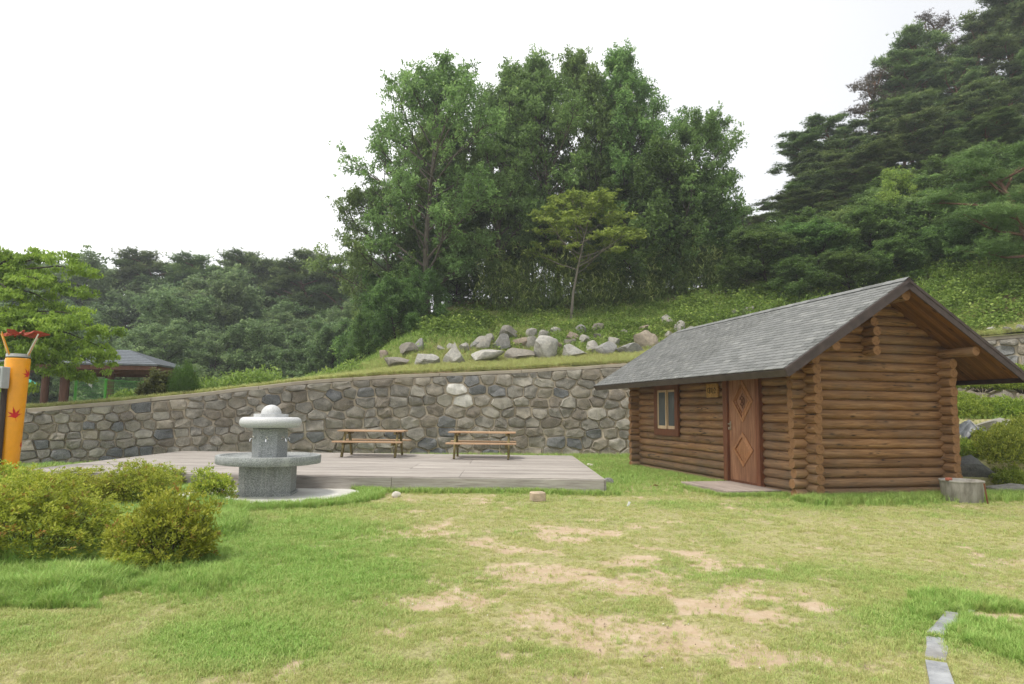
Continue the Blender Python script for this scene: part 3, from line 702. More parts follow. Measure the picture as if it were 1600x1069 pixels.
for k in range(10):
    a0 = 2*math.pi*k/12+.3; a1 = 2*math.pi*(k+1)/12+.3; rr = .085
    b.tube([(-.112, 1.96+rr*math.cos(a0), 1.84+rr*1.15*math.sin(a0)), (-.112, 1.96+rr*math.cos(a1), 1.84+rr*1.15*math.sin(a1))], .009, 6)
b.tube([(-.112, 1.90, 1.76), (-.112, 2.03, 1.92)], .009, 6); b.tube([(-.112, 1.90, 1.91), (-.112, 2.02, 1.77)], .009, 6); b.tube([(-.112, 1.99, 1.93), (-.112, 1.94, 2.0)], .008, 6); b.tube([(-.112, 1.98, 1.75), (-.112, 1.93, 1.68)], .008, 6)
b.build('carved_emblem', M_CARVE, door, True)
hb = MB(); hb.box((-.106, 2.44, 1.30), (.012, .05, .20), None, .003); hb.tube([(-.11, 2.44, 1.34), (-.165, 2.44, 1.34)], .012, 8); hb.tube([(-.16, 2.445, 1.34), (-.165, 2.33, 1.335)], .011, 8); hb.box((-.13, 2.44, 1.24), (.05, .045, .055), None, .006)
hb.build('handle', flat('worn_brass', (.55, .5, .4), .3, .5, .9), door, True)
for z in (.06+.02,): slab('bottom_rail', M_FRAME, 1.43, 2.49, .062, .13, -.112, -.099, door)
# window
win = slab('window', M_FRAME, 4.82, 6.18, .97, 1.14, -.155, -.09)
slab('frame', M_FRAME, 4.82, 6.18, 2.18, 2.33, -.155, -.09, win); slab('frame', M_FRAME, 4.82, 4.985, 1.142, 2.178, -.155, -.09, win); slab('frame', M_FRAME, 5.985, 6.18, 1.142, 2.178, -.155, -.09, win)
t = MT('window_glass', .06, .5); t.col((.12, .14, .145)); t.b.inputs['Transmission Weight'].default_value = .35; M_GLASS = t.m
def sash(v0, v1, u, f):
    b = MB(); z0, z1 = 1.145, 2.175; wd = .055
    for (a0, a1, c0, c1) in ((v0, v0+wd, z0, z1), (v1-wd, v1, z0, z1), (v0+wd, v1-wd, z0, z0+.085), (v0+wd, v1-wd, z1-wd, z1)): b.box((u, (a0+a1)/2, (c0+c1)/2), (.035, a1-a0-.001, c1-c0), None, .003)
    b.build('sash', M_SASH, win)
    slab('pane', M_GLASS, v0+wd, v1-wd, z0+.085, z1-wd, u-.004, u+.004, win, 0)
sash(4.99, 5.50, -.085, 0); sash(5.47, 5.98, -.125, 1)
slab('curtain', flat('pale_curtain', (.30, .27, .23), .9), 5.0, 5.97, 1.15, 2.17, .02, .03, win)
# dark interior box so that the openings are closed
MB().box((W/2, CL/2, 1.4), (W-.24, CL-.2, 2.7)).build('inner_lining', flat('inner_dark_wood', (.05, .035, .025), .9), cab)
# sign board
sg_o = empty('sign_board', CP+Matrix.Rotation(TH, 3, 'Z') @ Vector((-.135, 3.12, 2.10)), 'small pale wooden sign with black Korean lettering on the cabin wall beside the door', 'sign', rz=TH)
bm = bmesh.new(); ol = [(-.25, -.155), (-.1, -.163), (.08, -.157), (.24, -.165), (.255, -.05), (.245, .06), (.25, .165), (.09, .158), (-.09, .165), (-.24, .157), (-.25, .04), (-.245, -.06)]
bsn = MB().add([(-.022, a, c) for a, c in ol]+[(.02, a*1.01, c*1.01) for a, c in ol], [tuple(range(11, -1, -1)), tuple(range(12, 24))]+[(k, (k+1) % 12, 12+(k+1) % 12, 12+k) for k in range(12)]); bsn.build('board', M_SIGN, sg_o)
M_INK = flat('black_ink', (.012, .01, .009), .7)
def strokes(vc, lines, name='letter'):
    b = MB()
    for (x0_, y0_, x1_, y1_) in lines:
        # viewer's right is -v
        a = Vector((-.0255, vc-x0_, y0_)); c = Vector((-.0255, vc-x1_, y1_)); d = c-a; nrm = Vector((1, 0, 0)).cross(d.normalized())*.0065
        V = [a+nrm, a-nrm, c-nrm, c+nrm]; b.add(V+[p_+Vector((.006, 0, 0)) for p_ in V], [(0, 1, 2, 3), (7, 6, 5, 4), (0, 4, 5, 1), (1, 5, 6, 2), (2, 6, 7, 3), (3, 7, 4, 0)])
    b.build(name, M_INK, sg_o)
strokes(.135, [(-.05, .05, .005, .05), (-.05, .05, -.05, -.04), (-.05, -.04, .005, -.04), (.022, .07, .022, -.07), (.022, 0, .046, 0), (.05, .075, .05, -.08)])
strokes(.0, [(-.05, .05, .02, .05), (-.035, .05, -.035, -.04), (.0, .05, .0, -.04), (-.05, -.04, .02, -.04), (.045, .075, .045, -.08)])
strokes(-.135, [(0, .07, -.05, -.005), (0, .05, .05, -.005), (0, .0, 0, -.055), (-.055, -.06, .055, -.06)])
# door step
st = empty('door_step', CP+Matrix.Rotation(TH, 3, 'Z') @ Vector((-.76, 1.5, 0)), 'low reddish brown plank step in front of the cabin door', 'door step', rz=TH)
M_STEP = wood_mat('step_plank', (.24, .195, .165), (.35, .29, .25), (.42, .36, .315), 'Y', .8, 1, 16, .1, False)
stm = MB().box((0, 0, 0), (.128, 1.85, .03), None, .003).mesh('step_board', M_STEP)
for k in range(9): inst('step_board', stm, st, (-.52+.1325*k, 0, .075))
MB().box((0.01, -.905, .015), (1.18, .035, .09)).build('step_skirt', M_STEP, st); MB().box((-.565, 0, .015), (.035, 1.77, .09)).build('step_skirt', M_STEP, st)

# ------------------------------------------------------------ rocks
def rock_mesh(name, mat, seed, sub=3, fac=.35, facets=11):
    rg = random.Random(seed); bm = bmesh.new(); bmesh.ops.create_icosphere(bm, subdivisions=sub, radius=1)
    planes = [(Vector((rg.gauss(0, 1), rg.gauss(0, 1), rg.gauss(0, 1))).normalized(), rg.uniform(.45, .76)) for _ in range(facets)]
    of = Vector((seed*3.1, seed*1.7, 0))
    for v in bm.verts:
        p = v.co.copy()
        for n_, d_ in planes:
            e = p.dot(n_)-d_
            if e > 0: p -= n_*e*.92
        p *= 1+fac*.35*mnoise.noise(p*1.6+of)+.05*mnoise.noise(p*5+of); v.co = p
    me = bpy.data.meshes.new(name); bm.to_mesh(me); bm.free(); me.polygons.foreach_set('use_smooth', np.ones(len(me.polygons), bool))
    try: me.set_sharp_from_angle(angle=R(28))
    except Exception: pass
    me.materials.append(mat); return me
def PY(px, py, Y):
    dx, dy = (px-800)/1068, (534.5-py)/1068; d = rt*dx+up*dy+fw; tt = Y/d.y; return Vector((d.x*tt, Y, 1.55+d.z*tt))
def ghit(px, py, lo=None):
    Y = 20.
    while Y < 70:
        p_ = PY(px, py, Y)
        if Y > Yw(p_.x)+.4 and hill(p_.x, Y) >= p_.z: return Y
        Y += .1
    return 60.
rocks = [rock_mesh('boulder', M_BOULD, k, 3, .3, 15) for k in range(1, 9)]
big = [ # px centre, base y, width px, height px, depth m, variant, label
 (618, 574, 38, 20, 27.3, 0, 'low grey boulder at the left end of the boulder row above the wall'),
 (663, 572, 42, 18, 27.4, 1, 'flat-topped grey boulder second from the left in the boulder row'),
 (709, 569, 42, 32, 27.5, 2, 'pale pointed boulder standing between two lower ones in the boulder row'),
 (760, 566, 52, 24, 27.6, 3, 'slanting layered grey boulder right of the pale pointed one'),
 (808, 561, 46, 16, 27.8, 4, 'low brownish boulder just left of the big square pale one'),
 (852, 559, 44, 32, 27.9, 5, 'big square pale boulder in the middle of the boulder row'),
 (896, 557, 38, 18, 28.1, 6, 'small wedge-shaped pale boulder right of the big square one'),
 (945, 554, 34, 20, 28.3, 7, 'rounded pale boulder in the boulder row amid green weeds'),
 (988, 552, 46, 16, 28.3, 0, 'wide low pale boulder at the right end of the boulder row'),
 (1006, 542, 40, 26, 29.2, 2, 'round grey-brown boulder above the right end of the boulder row'),
]
VAR = {0: (1, 1), 1: (1, .8), 2: (.9, 1.3), 3: (1.1, .9), 4: (1, .8), 5: (1, 1.2), 6: (1, 1), 7: (1, 1)}
tri_me = {}
def shaped_rock(seed, kind):
    me = rock_mesh('boulder', M_BOULD, seed, 3, .3, 13)
    V = np.empty(len(me.vertices)*3, np.float32); me.vertices.foreach_get('co', V); V = V.reshape(-1, 3)
    V /= np.abs(V).max(0)
    if kind == 'point': f = np.clip(1.05-.72*(V[:, 2]*.5+.5)**1.0, .2, 1.1); V[:, 0] *= f; V[:, 1] *= f
    if kind == 'square': V = np.sign(V)*np.abs(V)**.75; f = 1.05-.24*(V[:, 2]*.5+.5); V[:, 0] *= f
    if kind == 'slant': V[:, 2] = V[:, 2]*.75+V[:, 0]*.35
    me.vertices.foreach_set('co', V.ravel()); me.update(); return me
for i, (px, by, wp, hp, Y, var, lab) in enumerate(big):
    k = Y/1068; w_, h2 = wp*k*1.1, hp*k*1.25; kind = {2: 'point', 3: 'slant', 5: 'square'}.get(i, '')
    Y = min(ghit(px, by), 36); k = Y/1068; w_, h2 = wp*k*1.12, hp*k*1.3; p_ = PY(px, by, Y)
    base = min(p_.z, p_.z); o = inst('boulder', shaped_rock(40+i, kind), None, (p_.x, Y, p_.z+h2*.5-h2*.24), random.uniform(-.2, .2), (w_*.5, w_*.42, h2*.58))
    tag(o, lab, 'boulder')
# loosely laid boulders higher up the bank: parts of the bank
M_BANKB = stone_mat('bank_boulder_stone', [(.27, .26, .23), (.20, .19, .165), (.33, .32, .29), (.17, .155, .13), (.26, .21, .16), (.22, .22, .215), (.30, .29, .26)], .4, .04)
bank = empty('boulder_bank', (0, 29, 4.4), 'loosely piled bank of smaller grey boulders on the slope behind the front boulder row', 'boulder bank')
rg = random.Random(5)
bl = [(600, 560, 22, 14, 28.6), (640, 553, 34, 18, 28.7), (655, 548, 20, 22, 29), (725, 548, 18, 18, 29), (742, 545, 18, 16, 29.3), (755, 545, 36, 24, 29.2), (785, 546, 36, 28, 29.3), (815, 543, 26, 20, 29.6), (834, 545, 22, 22, 29.6),
      (790, 528, 34, 20, 30.2), (765, 533, 22, 14, 30), (870, 548, 22, 16, 29), (889, 541, 22, 16, 29.4), (915, 536, 24, 18, 29.6), (925, 549, 28, 18, 28.9), (868, 521, 16, 14, 30.8), (905, 521, 24, 14, 31), (934, 519, 22, 14, 31.2), (895, 531, 26, 14, 30.2), (935, 531, 20, 14, 30.4),
      (960, 540, 24, 18, 29.8), (975, 524, 16, 12, 31), (1042, 507, 26, 16, 32), (1010, 518, 24, 14, 31.5), (1060, 516, 20, 16, 31.2), (1080, 522, 22, 12, 31), (1045, 528, 20, 12, 30.5), (1030, 548, 30, 12, 28.6), (1150, 494, 22, 14, 33), (1168, 493, 22, 14, 33.2), (1125, 500, 18, 12, 32.6), (1165, 489, 30, 12, 34), (850, 530, 22, 14, 30.2), (830, 527, 20, 14, 30.4), (705, 547, 18, 12, 29.2), (690, 550, 16, 12, 29)]
for i, (px, by, wp, hp, Y) in enumerate(bl):
    Y = min(ghit(px, by), 40); k = Y/1068; p_ = PY(px, by, Y); w_, h2 = wp*k*1.12, hp*k*1.2
    bo_ = inst('boulder', rocks[i % 8], bank, (p_.x, Y-29, p_.z+h2*.22-4.4), rot=(rg.uniform(-.3, .3), rg.uniform(-.3, .3), rg.uniform(0, 6)), sc=(w_*.58, w_*.5, h2*.62)); bo_.material_slots[0].link = 'OBJECT'; bo_.material_slots[0].material = M_BANKB
# right-hand rocks above the wall
for i, (px, by, wp, hp, lab) in enumerate([(1548, 519, 18, 10, 'small grey boulder just above the wall right of the cabin roof edge'), (1574, 519, 18, 10, 'small pale boulder above the wall, between two other small boulders'), (1596, 517, 20, 11, 'small grey boulder above the wall at the right picture edge'), (1348, 521, 20, 14, 'pale boulder low on the slope just behind the cabin ridge')]):
    Y = min(ghit(px, by), 40); p_ = PY(px, by, Y); k = Y/1068; o = inst('boulder', rocks[(i+3) % 8], None, (p_.x, Y, p_.z+hp*k*.4), i*1.3, (wp*k*.6, wp*k*.5, hp*k*.75)); tag(o, lab, 'boulder')
# terrace rocks right of the cabin
terr = [(1524, 778, 76, 66, 14.9, 'large dark flat-faced boulder behind the grey tub'), (1590, 780, 60, 26, 13.9, 'rounded boulder on the grass at the right picture edge'), (1566, 684, 90, 32, 17.3, 'rounded grey boulder on the right bank beside the tarpaulin'),
        (1520, 640, 70, 14, 19.0, 'long flat slab stone under the azaleas on the upper right bank'), (1585, 640, 60, 14, 19.2, 'flat pale slab stone at the far right of the upper bank'), (1540, 735, 50, 26, 15.4, 'dark boulder under the azalea on the right bank'), (1600, 735, 50, 40, 15.3, 'shaded boulder at the right edge below the big azalea')]
for i, (px, by, wp, hp, Y, lab) in enumerate(terr):
    p_ = PY(px, by, Y); k = Y/1068; me = rock_mesh('boulder', M_DKROCK if i in (0, 5, 6) else M_BOULD, 70+i, 3, .3, 8)
    o = inst('boulder', me, None, (p_.x, Y+.2, p_.z+hp*k*.45), .3*i, (wp*k*.62, wp*k*.5, hp*k*.62)); tag(o, lab, 'boulder')

# small things on the lawn
M_SAND = stone_mat('sandstone', [(.48, .38, .28)], .2, .01); M_WHITE = flat('whitish_stone', (.62, .58, .5), .85)
a = P(840, 783); me = MB().box((0, 0, .075), (.25, .2, .17), None, .02).mesh('stone_block', M_SAND); o = inst('stone_block', me, None, (*a, 0), .25); tag(o, 'squarish sandstone block lying alone on bare soil before the deck', 'stone block')
def pebble(px, py, w_, h2, seed, lab, mat=M_WHITE, z=0):
    a = P(px, py, z); o = inst('stone', rock_mesh('stone', mat, seed, 2, .3, 6), None, (*a, z+h2*.35), seed, (w_*.6, w_*.4, h2*.6)); return tag(o, lab, 'stone')
pebble(586, 763, .2, .13, 21, 'larger pale stone of the pair in the grass by the deck'); pebble(597, 764, .11, .08, 22, 'smaller pale stone touching the larger one by the deck')
pebble(618, 776, .2, .10, 23, 'flat pale stone lying in the lawn in front of the pair'); pebble(867, 771, .07, .05, 24, 'tiny pale stone right of the sandstone block'); pebble(950, 757, .22, .16, 25, 'grey stone against the front right corner of the deck', M_BOULD); pebble(923, 730, .26, .14, 26, 'white stone beside the right edge of the deck')
a = P(981, 791); o = inst('paper_scrap', MB().box((0, 0, .03), (.035, .012, .10)).mesh('paper_scrap', flat('white_paper', (.8, .8, .8), .7)), None, (*a, 0), .3); o.rotation_euler = (0, .45, .3); tag(o, 'small white scrap of paper standing in the lawn', 'paper scrap')
a = P(1023, 762); o = inst('dead_leaf', MB().add([(-.08, 0, .03), (0, -.05, .07), (.09, 0, .04), (0, .06, .05), (-.08, 0, .036), (0, -.05, .076), (.09, 0, .046), (0, .06, .056)], [(0, 3, 2, 1), (4, 5, 6, 7), (0, 1, 5, 4), (1, 2, 6, 5), (2, 3, 7, 6), (3, 0, 4, 7)]).mesh('dead_leaf', flat('dead_leaf_brown', (.30, .14, .07), .8)), None, (*a, 0)); tag(o, 'curled brown dead leaf in the grass before the cabin window', 'dead leaf')
# kerb stones bottom right
M_KERB = stone_mat('kerb_granite', [(.30, .315, .335)], .2, .004)
kp = [P(1452, 1085), P(1462, 1040), P(1452, 1012), P(1452, 985), P(1463, 968), P(1490, 950)]
for i, (q0, q1, lab, zt_) in enumerate([((1456, 1110), (1446, 1036), 'bluish granite kerb stone at the bottom edge of the picture', .022), ((1445, 1028), (1447, 994), 'sand-covered granite kerb stone in the middle of the curved edging', .008), ((1448, 990), (1478, 957), 'far granite kerb stone where the curved edging bends right', .014), ((1481, 955), (1530, 938), 'last granite kerb stone of the curved edging, nearly covered by sandy soil', .008)]):
    a, b_ = Vector(P(*q0)), Vector(P(*q1)); d = (b_-a); n_ = Vector((d.y, -d.x)).normalized()*.115
    poly = [tuple(a), tuple(a+n_), tuple((a+b_)/2+n_*1.05+Vector((.012, 0))), tuple(b_+n_), tuple(b_), tuple((a+b_)/2+n_*.06)]
    c0 = (a+b_)/2; me = MB().prism([(p_[0]-c0.x, p_[1]-c0.y) for p_ in poly][::1], -.08, zt_).mesh('kerb_stone', M_KERB); o = inst('kerb_stone', me, None, (c0.x, c0.y, 0)); tag(o, lab, 'kerb stone')
# tub
tb_p = P(1504, 784); tub = empty('plastic_tub', (*tb_p, 0), 'weathered grey upturned tub on the grass at the cabin corner', 'tub')
tm = MT('grey_weathered_tub', .6, .3); v = tm.co('Object', (1, 1, .35)); n = tm.noise(v, 5, 5, .7); n2 = tm.noise(tm.co('Object', (7, 7, .5)), 2, 3)
tm.col(tm.mix(tm.rmap(n2, .5, .7, 0, .5), tm.ramp(n, [(.3, (.15, .14, .115)), (.5, (.29, .275, .24)), (.7, (.40, .385, .345))]), (.15, .13, .10)))
MB().lathe([(r_*.95, z_) for r_, z_ in [(.335, -.02), (.345, .0), (.365, .30), (.375, .365), (.385, .372), (.385, .395), (.37, .40), (.36, .385), (.35, .35), (.33, .30), (.01, .29)]], 40).build('tub_body', tm.m, tub, True)
MB().tube([(.16, -.375, .37), (.22, -.36, -.02)], .014, 8).build('rusty_rod', flat('rust', (.17, .07, .035), .9), tub)
o = inst('brick_piece', MB().box((0, 0, .018), (.12, .07, .05), None, .01).mesh('brick_piece', flat('brick_red', (.35, .12, .08), .9)), None, (tb_p[0]-.31, tb_p[1]-.12, .40), .4); tag(o, 'small red brick fragment on the rim of the grey tub', 'brick fragment')
# tarpaulin bundle
tp = PY(1526, 690, 16.4); b = MB(); n_ = 22; V = []
for j in range(n_):
    for i in range(n_):
        x, y = (i/(n_-1)-.5)*1.15, (j/(n_-1)-.5)*.7
        h2 = .52*max(0, 1-abs((x+.22)/(.36 if x < -.22 else .85)))*(1-(y*2)**2*.8)+.05*mnoise.noise(Vector((x*6, y*6, 1)))+.03*abs(mnoise.noise(Vector((x*14, y*9, 4)))); V.append((x, y, h2-.02))
Fq = [(j*n_+i, j*n_+i+1, (j+1)*n_+i+1, (j+1)*n_+i) for j in range(n_-1) for i in range(n_-1)]
V += [(x, y, z-.03) for x, y, z in V]; Fq += [tuple(k+n_*n_ for k in f[::-1]) for f in Fq]
tpm = MT('dark_tarpaulin', .35, .5); v = tpm.co(); n = tpm.noise(v, 6, 4); tpm.col(tpm.ramp(n, [(.35, (.05, .055, .06)), (.6, (.10, .11, .12)), (.75, (.25, .27, .28))]))
tp_o = MB().add(V, Fq).build('tarpaulin', tpm.m, None); tp_o.location = tp; tag(tp_o, 'dark grey crumpled tarpaulin sheet draped over rocks on the right bank', 'tarpaulin')
MB().tube([(-.25, -.2, .5), (-.1, -.33, .25), (-.05, -.36, .06)], .008, 6).build('cord', M_WHITE, tp_o); MB().box((.5, -.22, .05), (.2, .1, .05), None, .01).build('pink_corner', flat('pink_plastic', (.6, .2, .22), .5), tp_o)

# ------------------------------------------------------------ yellow post with maple leaves
PC = Vector((-10.42, 14.4, 0)); post = empty('decorated_post', PC, 'yellow tapering post with red maple leaf decals and a leaf-shaped metal top', 'post')
M_YEL = flat('yellow_paint', lin(240, 160, 10), .35, .5, 0, .05); M_RED = flat('red_decal', lin(205, 35, 35), .45); M_RUST = flat('orange_rust_plate', lin(150, 62, 36), .6)
rad = lambda z: .165+(.228-.165)*(z/2.55)
MB().lathe([(rad(0), 0), (rad(2.5), 2.5), (rad(2.55)-.012, 2.55)], 40).build('shaft', M_YEL, post, True)
def maple(sc=1.):
    pts_ = []
    lob = [(90, 1.0), (45, .86), (135, .86), (5, .72), (175, .72), (-35, .38), (215, .38)]
    lob.sort(key=lambda q: q[0]); out = []
    angs = [q[0] for q in lob]
    for i, (a_, l_) in enumerate(lob):
        out.append((a_-9, l_*.62)); out.append((a_-5, l_*.66)); out.append((a_, l_)); out.append((a_+5, l_*.66)); out.append((a_+9, l_*.62))
        if i < len(lob)-1: out.append(((a_+lob[i+1][0])/2, .30))
    out += [(266, .25), (268.5, .62), (271.5, .62), (274, .25)]
    out.sort(key=lambda q: q[0])
    return [(r_*sc*math.cos(R(a_)), r_*sc*math.sin(R(a_))) for a_, r_ in out]
def decal(az, z, sc, rot=0):
    pl = maple(sc); cr_, sr_ = math.cos(rot), math.sin(rot); V = []
    def on(a_, b_):
        zz = z+b_; rr = rad(zz)+.003; an = az+a_/rr; return (rr*math.cos(an), rr*math.sin(an), zz)
    pl = [(a_*cr_-b_*sr_, a_*sr_+b_*cr_) for a_, b_ in pl]; k = len(pl)
    V = [on(0, 0)]+[on(a_*.5, b_*.5) for a_, b_ in pl]+[on(a_, b_) for a_, b_ in pl]
    Fc = [(0, 1+i, 1+(i+1) % k) for i in range(k)]+[(1+i, 1+k+i, 1+k+(i+1) % k, 1+(i+1) % k) for i in range(k)]
    MB().add(V, Fc).build('leaf_decal', M_RED, post)
view = math.atan2(-PC.y, -PC.x)     # towards the camera
decal(view+.15, 1.35, .2, .25); decal(view+1.05, 2.2, .17, .6); decal(view-1.15, 2.15, .19, -.3); decal(view+1.35, .72, .13, 0); decal(view-1.3, .82, .13, .5); decal(view+.5, .22, .13, .4); decal(view+2.7, 1.5, .2, 0)
MB().lathe([(.20, 2.58), (.215, 2.575), (.215, 2.64), (.20, 2.64), (.20, 2.58)], 32).build('metal_ring', flat('galvanised', (.5, .5, .5), .4, .5, .7), post, True)
for k, a_ in enumerate((view+.9, view-.9, view+2.2, view-2.2)):
    for q in (-.09, .09):
        d0 = Vector((math.cos(a_+q), math.sin(a_+q), 0)); MB().tube([d0*.2+Vector((0, 0, 2.6)), Vector((math.cos(a_), math.sin(a_), 0))*.40+Vector((0, 0, 3.07))], .013, 8).build('strut', M_YEL if q > 0 else flat('pale_strut', (.6, .58, .5), .5), post)
pl = maple(.62); k = len(pl); V = [(0, 0, 3.09)]+[(a_*.45, b_*.45, 3.085+.035*math.sin(i*1.7)) for i, (a_, b_) in enumerate(pl)]+[(a_, b_, 3.09+.06*math.sin(i*1.1)) for i, (a_, b_) in enumerate(pl)]
n1 = len(V); V2 = V+[(x, y, z-.02) for x, y, z in V]; Fc = [(0, 1+i, 1+(i+1) % k) for i in range(k)]+[(1+i, 1+k+i, 1+k+(i+1) % k, 1+(i+1) % k) for i in range(k)]
Fc += [tuple(q+n1 for q in f[::-1]) for f in Fc]+[(1+k+i, 1+k+i+n1, 1+k+(i+1) % k+n1, 1+k+(i+1) % k) for i in range(k)]
MB().add(V2, Fc).build('leaf_plate', M_RUST, post)
# grey box on a dark post at the picture edge
bx_ = PY(-2, 590, 14.0); mb_ = empty('metal_box', (bx_.x, 14.0, 0), 'small grey metal box on a dark pole at the left picture edge', 'metal box')
MB().box((0, 0, bx_.z), (.30, .22, .44), None, .012).build('housing', flat('grey_metal', (.42, .44, .45), .4, .5), mb_); MB().box((-.01, -.115, bx_.z), (.22, .012, .36), None, .004).build('front_panel', flat('dark_grille', (.12, .13, .14), .4), mb_)
MB().tube([(.02, .16, 0), (.02, .16, bx_.z+.1)], .055, 12).build('pole', flat('dark_pole', (.05, .035, .03), .7), mb_, True)

# ------------------------------------------------------------ pavilion behind the wall
pv0 = PY(150, 600, 29); pav = empty('pavilion', (pv0.x, 29.5, 1.3), 'open timber pavilion with dark shingled hip roof behind the green fence', 'pavilion', rz=R(6))
M_PSH = flat('dark_shingles', (.13, .145, .16), .9, .2, 0, .25)
hw, hd_ = 3.1, 2.3; ze, zr = 1.98, 2.72
Vr = [(-hw, -hd_, ze), (hw, -hd_, ze), (hw, hd_, ze), (-hw, hd_, ze), (-hw+2.1, 0, zr), (hw-2.1, 0, zr)]
MB().add(Vr+[(x, y, z-.05) for x, y, z in Vr[:4]], [(0, 1, 5, 4), (1, 2, 5), (2, 3, 4, 5), (3, 0, 4), (0, 6, 7, 1), (1, 7, 8, 2), (2, 8, 9, 3), (3, 9, 6, 0), (6, 9, 8, 7)]).build('roof', M_PSH, pav)
# courses on the visible slopes, stepped strips
nrow = 9
b = MB()
for s in (-1, 1):
    for k in range(nrow):
        f0, f1 = k/nrow, (k+1)/nrow; y0_, y1_ = s*hd_*(1-f0), s*hd_*(1-f1); z0_, z1_ = ze+(zr-ze)*f0, ze+(zr-ze)*f1; w0, w1 = hw-2.1*f0, hw-2.1*f1
        b.add([(-w0, y0_, z0_+.022), (w0, y0_, z0_+.022), (w1, y1_, z1_+.006), (-w1, y1_, z1_+.006), (-w0, y0_, z0_), (w0, y0_, z0_)], [(0, 1, 2, 3) if s < 0 else (3, 2, 1, 0), (4, 5, 1, 0)])
        b.add([(s*w0, -abs(y0_), z0_+.022), (s*w0, abs(y0_), z0_+.022), (s*w1, abs(y1_), z1_+.006), (s*w1, -abs(y1_), z1_+.006), (s*w0, -abs(y0_), z0_), (s*w0, abs(y0_), z0_)], [(0, 1, 2, 3) if s > 0 else (3, 2, 1, 0), (4, 5, 1, 0)])
o = b.build('shingle_courses', M_PSH, pav); o['kind'] = 'stuff'
for (a_, b_, ln, ry) in ((0, -hd_+.06, 2*hw-.1, 0), (0, hd_-.06, 2*hw-.1, 0), (-hw+.06, 0, 2*hd_-.24, 90), (hw-.06, 0, 2*hd_-.24, 90)):
    MB().box((a_, b_, ze-.15), (ln, .06, .17) if ry == 0 else (.06, ln, .17), None, .005).build('eave_beam', M_PPOST, pav)
for x, y in ((-1.5, -1.55), (-.75, -1.5), (-2.4, 1.55), (1.0, -1.55), (-.5, 1.55)):
    MB().tube([(x, y, -.4), (x, y, ze-.2)], [.15, .14], 14).build('post', M_PPOST, pav, True)
for y in (-1.55, 1.55): MB().box((-.1, y, ze-.29), (5.2, .12, .16), None, .005).build('tie_beam', M_PPOST, pav)

# green mesh fence
fe = empty('mesh_fence', (-15.2, 21, 1.3), 'light green wire mesh fence behind the left end of the stone wall', 'fence')
M_GRN = flat('green_paint', lin(92, 170, 72), .4, .4, 0, .05)
fp = [PY(116, 634, 21.0), PY(163, 634, 22.4), PY(221, 634, 24.2), PY(285, 634, 26.4)]
for p_ in fp: p_.z = 1.42
for p_ in fp:
    q = Vector((p_.x, p_.y, 1.3+.0)); zt_ = 2.48
    MB().box((q.x+15.2, q.y-21, (p_.z-.3+zt_)/2-1.3), (.06, .06, zt_-p_.z+.3), None, .004).build('post', M_GRN, fe)
for a, b_ in zip(fp[:-1], fp[1:]):
    bb_ = MB(); nwire = 36
    for k in range(nwire+1):
        p_ = a.lerp(b_, k/nwire)-Vector((15.2*-1, 21, 1.3)); bb_.tube([p_, p_+Vector((0, 0, 1.0))], .0028, 3, False)
    for k in range(9):
        h2 = .02+k*.12; bb_.tube([a-Vector((-15.2, 21, 1.3))+Vector((0, 0, h2)), b_-Vector((-15.2, 21, 1.3))+Vector((0, 0, h2))], .0038, 3, False)
    bb_.tube([a-Vector((-15.2, 21, 1.3))+Vector((0, 0, 1.02)), b_-Vector((-15.2, 21, 1.3))+Vector((0, 0, 1.02))], .012, 5, False)
    bb_.build('mesh_panel', M_GRN, fe)
p_ = PY(136, 598, 21.4); MB().add([(.16, 0, .17), (.16, 0, -.17), (-.04, 0, 0), (.16, .01, .17), (.16, .01, -.17), (-.04, .01, 0)], [(0, 2, 1), (3, 4, 5), (0, 1, 4, 3), (1, 2, 5, 4), (2, 0, 3, 5)]).build('warning_plate', flat('white_plate', (.75, .75, .75), .5), fe).location = p_-Vector((-15.2, 21, 1.3))
# teal canopy far left
p_ = PY(43, 612, 34); tc = empty('canopy', (p_.x, 34, 1.2), 'small teal canopy on a thin pole far behind the yellow post', 'canopy'); MB().lathe([(.42, 1.45), (.41, 1.46), (.02, 1.7)], 8).build('canopy_top', flat('teal_cloth', (.05, .38, .33), .6), tc); MB().tube([(0, 0, -.5), (0, 0, 1.6)], .03, 8).build('pole', M_FASCIA, tc)

# ------------------------------------------------------------ foliage builders
def leaves(cent, L_, W_, rg, droop=.3, spread=1., flatness=.5):
    """rhombic folded leaves at cent (n,3)"""
    n = len(cent); az = rg.uniform(0, 2*np.pi, n); el_ = rg.normal(-droop, .45, n)
    a = np.stack([np.cos(az)*np.cos(el_), np.sin(az)*np.cos(el_), np.sin(el_)], -1)
    nrm = np.stack([rg.normal(0, flatness, n), rg.normal(0, flatness, n), np.ones(n)], -1); b = np.cross(nrm, a); b /= np.linalg.norm(b, axis=1, keepdims=True)
    s = rg.uniform(.65, 1.25, n)[:, None]; l = L_*s/2; w_ = W_*s/2
    V = np.stack([cent-a*l, cent+b*w_, cent+a*l, cent-b*w_], 1).reshape(-1, 3)
    return V, np.arange(4*n).reshape(-1, 4)
class Skel:
    def __init__(s): s.tubes = []; s.cl = []     # clusters: (pos, radius)
def poly_curve(p0, dir_, ln, rg, n=5, bend=0., wob=.08):
    pts_ = [np.array(p0, float)]; d = np.array(dir_, float); d /= np.linalg.norm(d)
    for i in range(n):
        d = d+np.array([rg.normal(0, wob), rg.normal(0, wob), bend/n+rg.normal(0, wob*.6)]); d /= np.linalg.norm(d); pts_.append(pts_[-1]+d*ln/n)
    return pts_
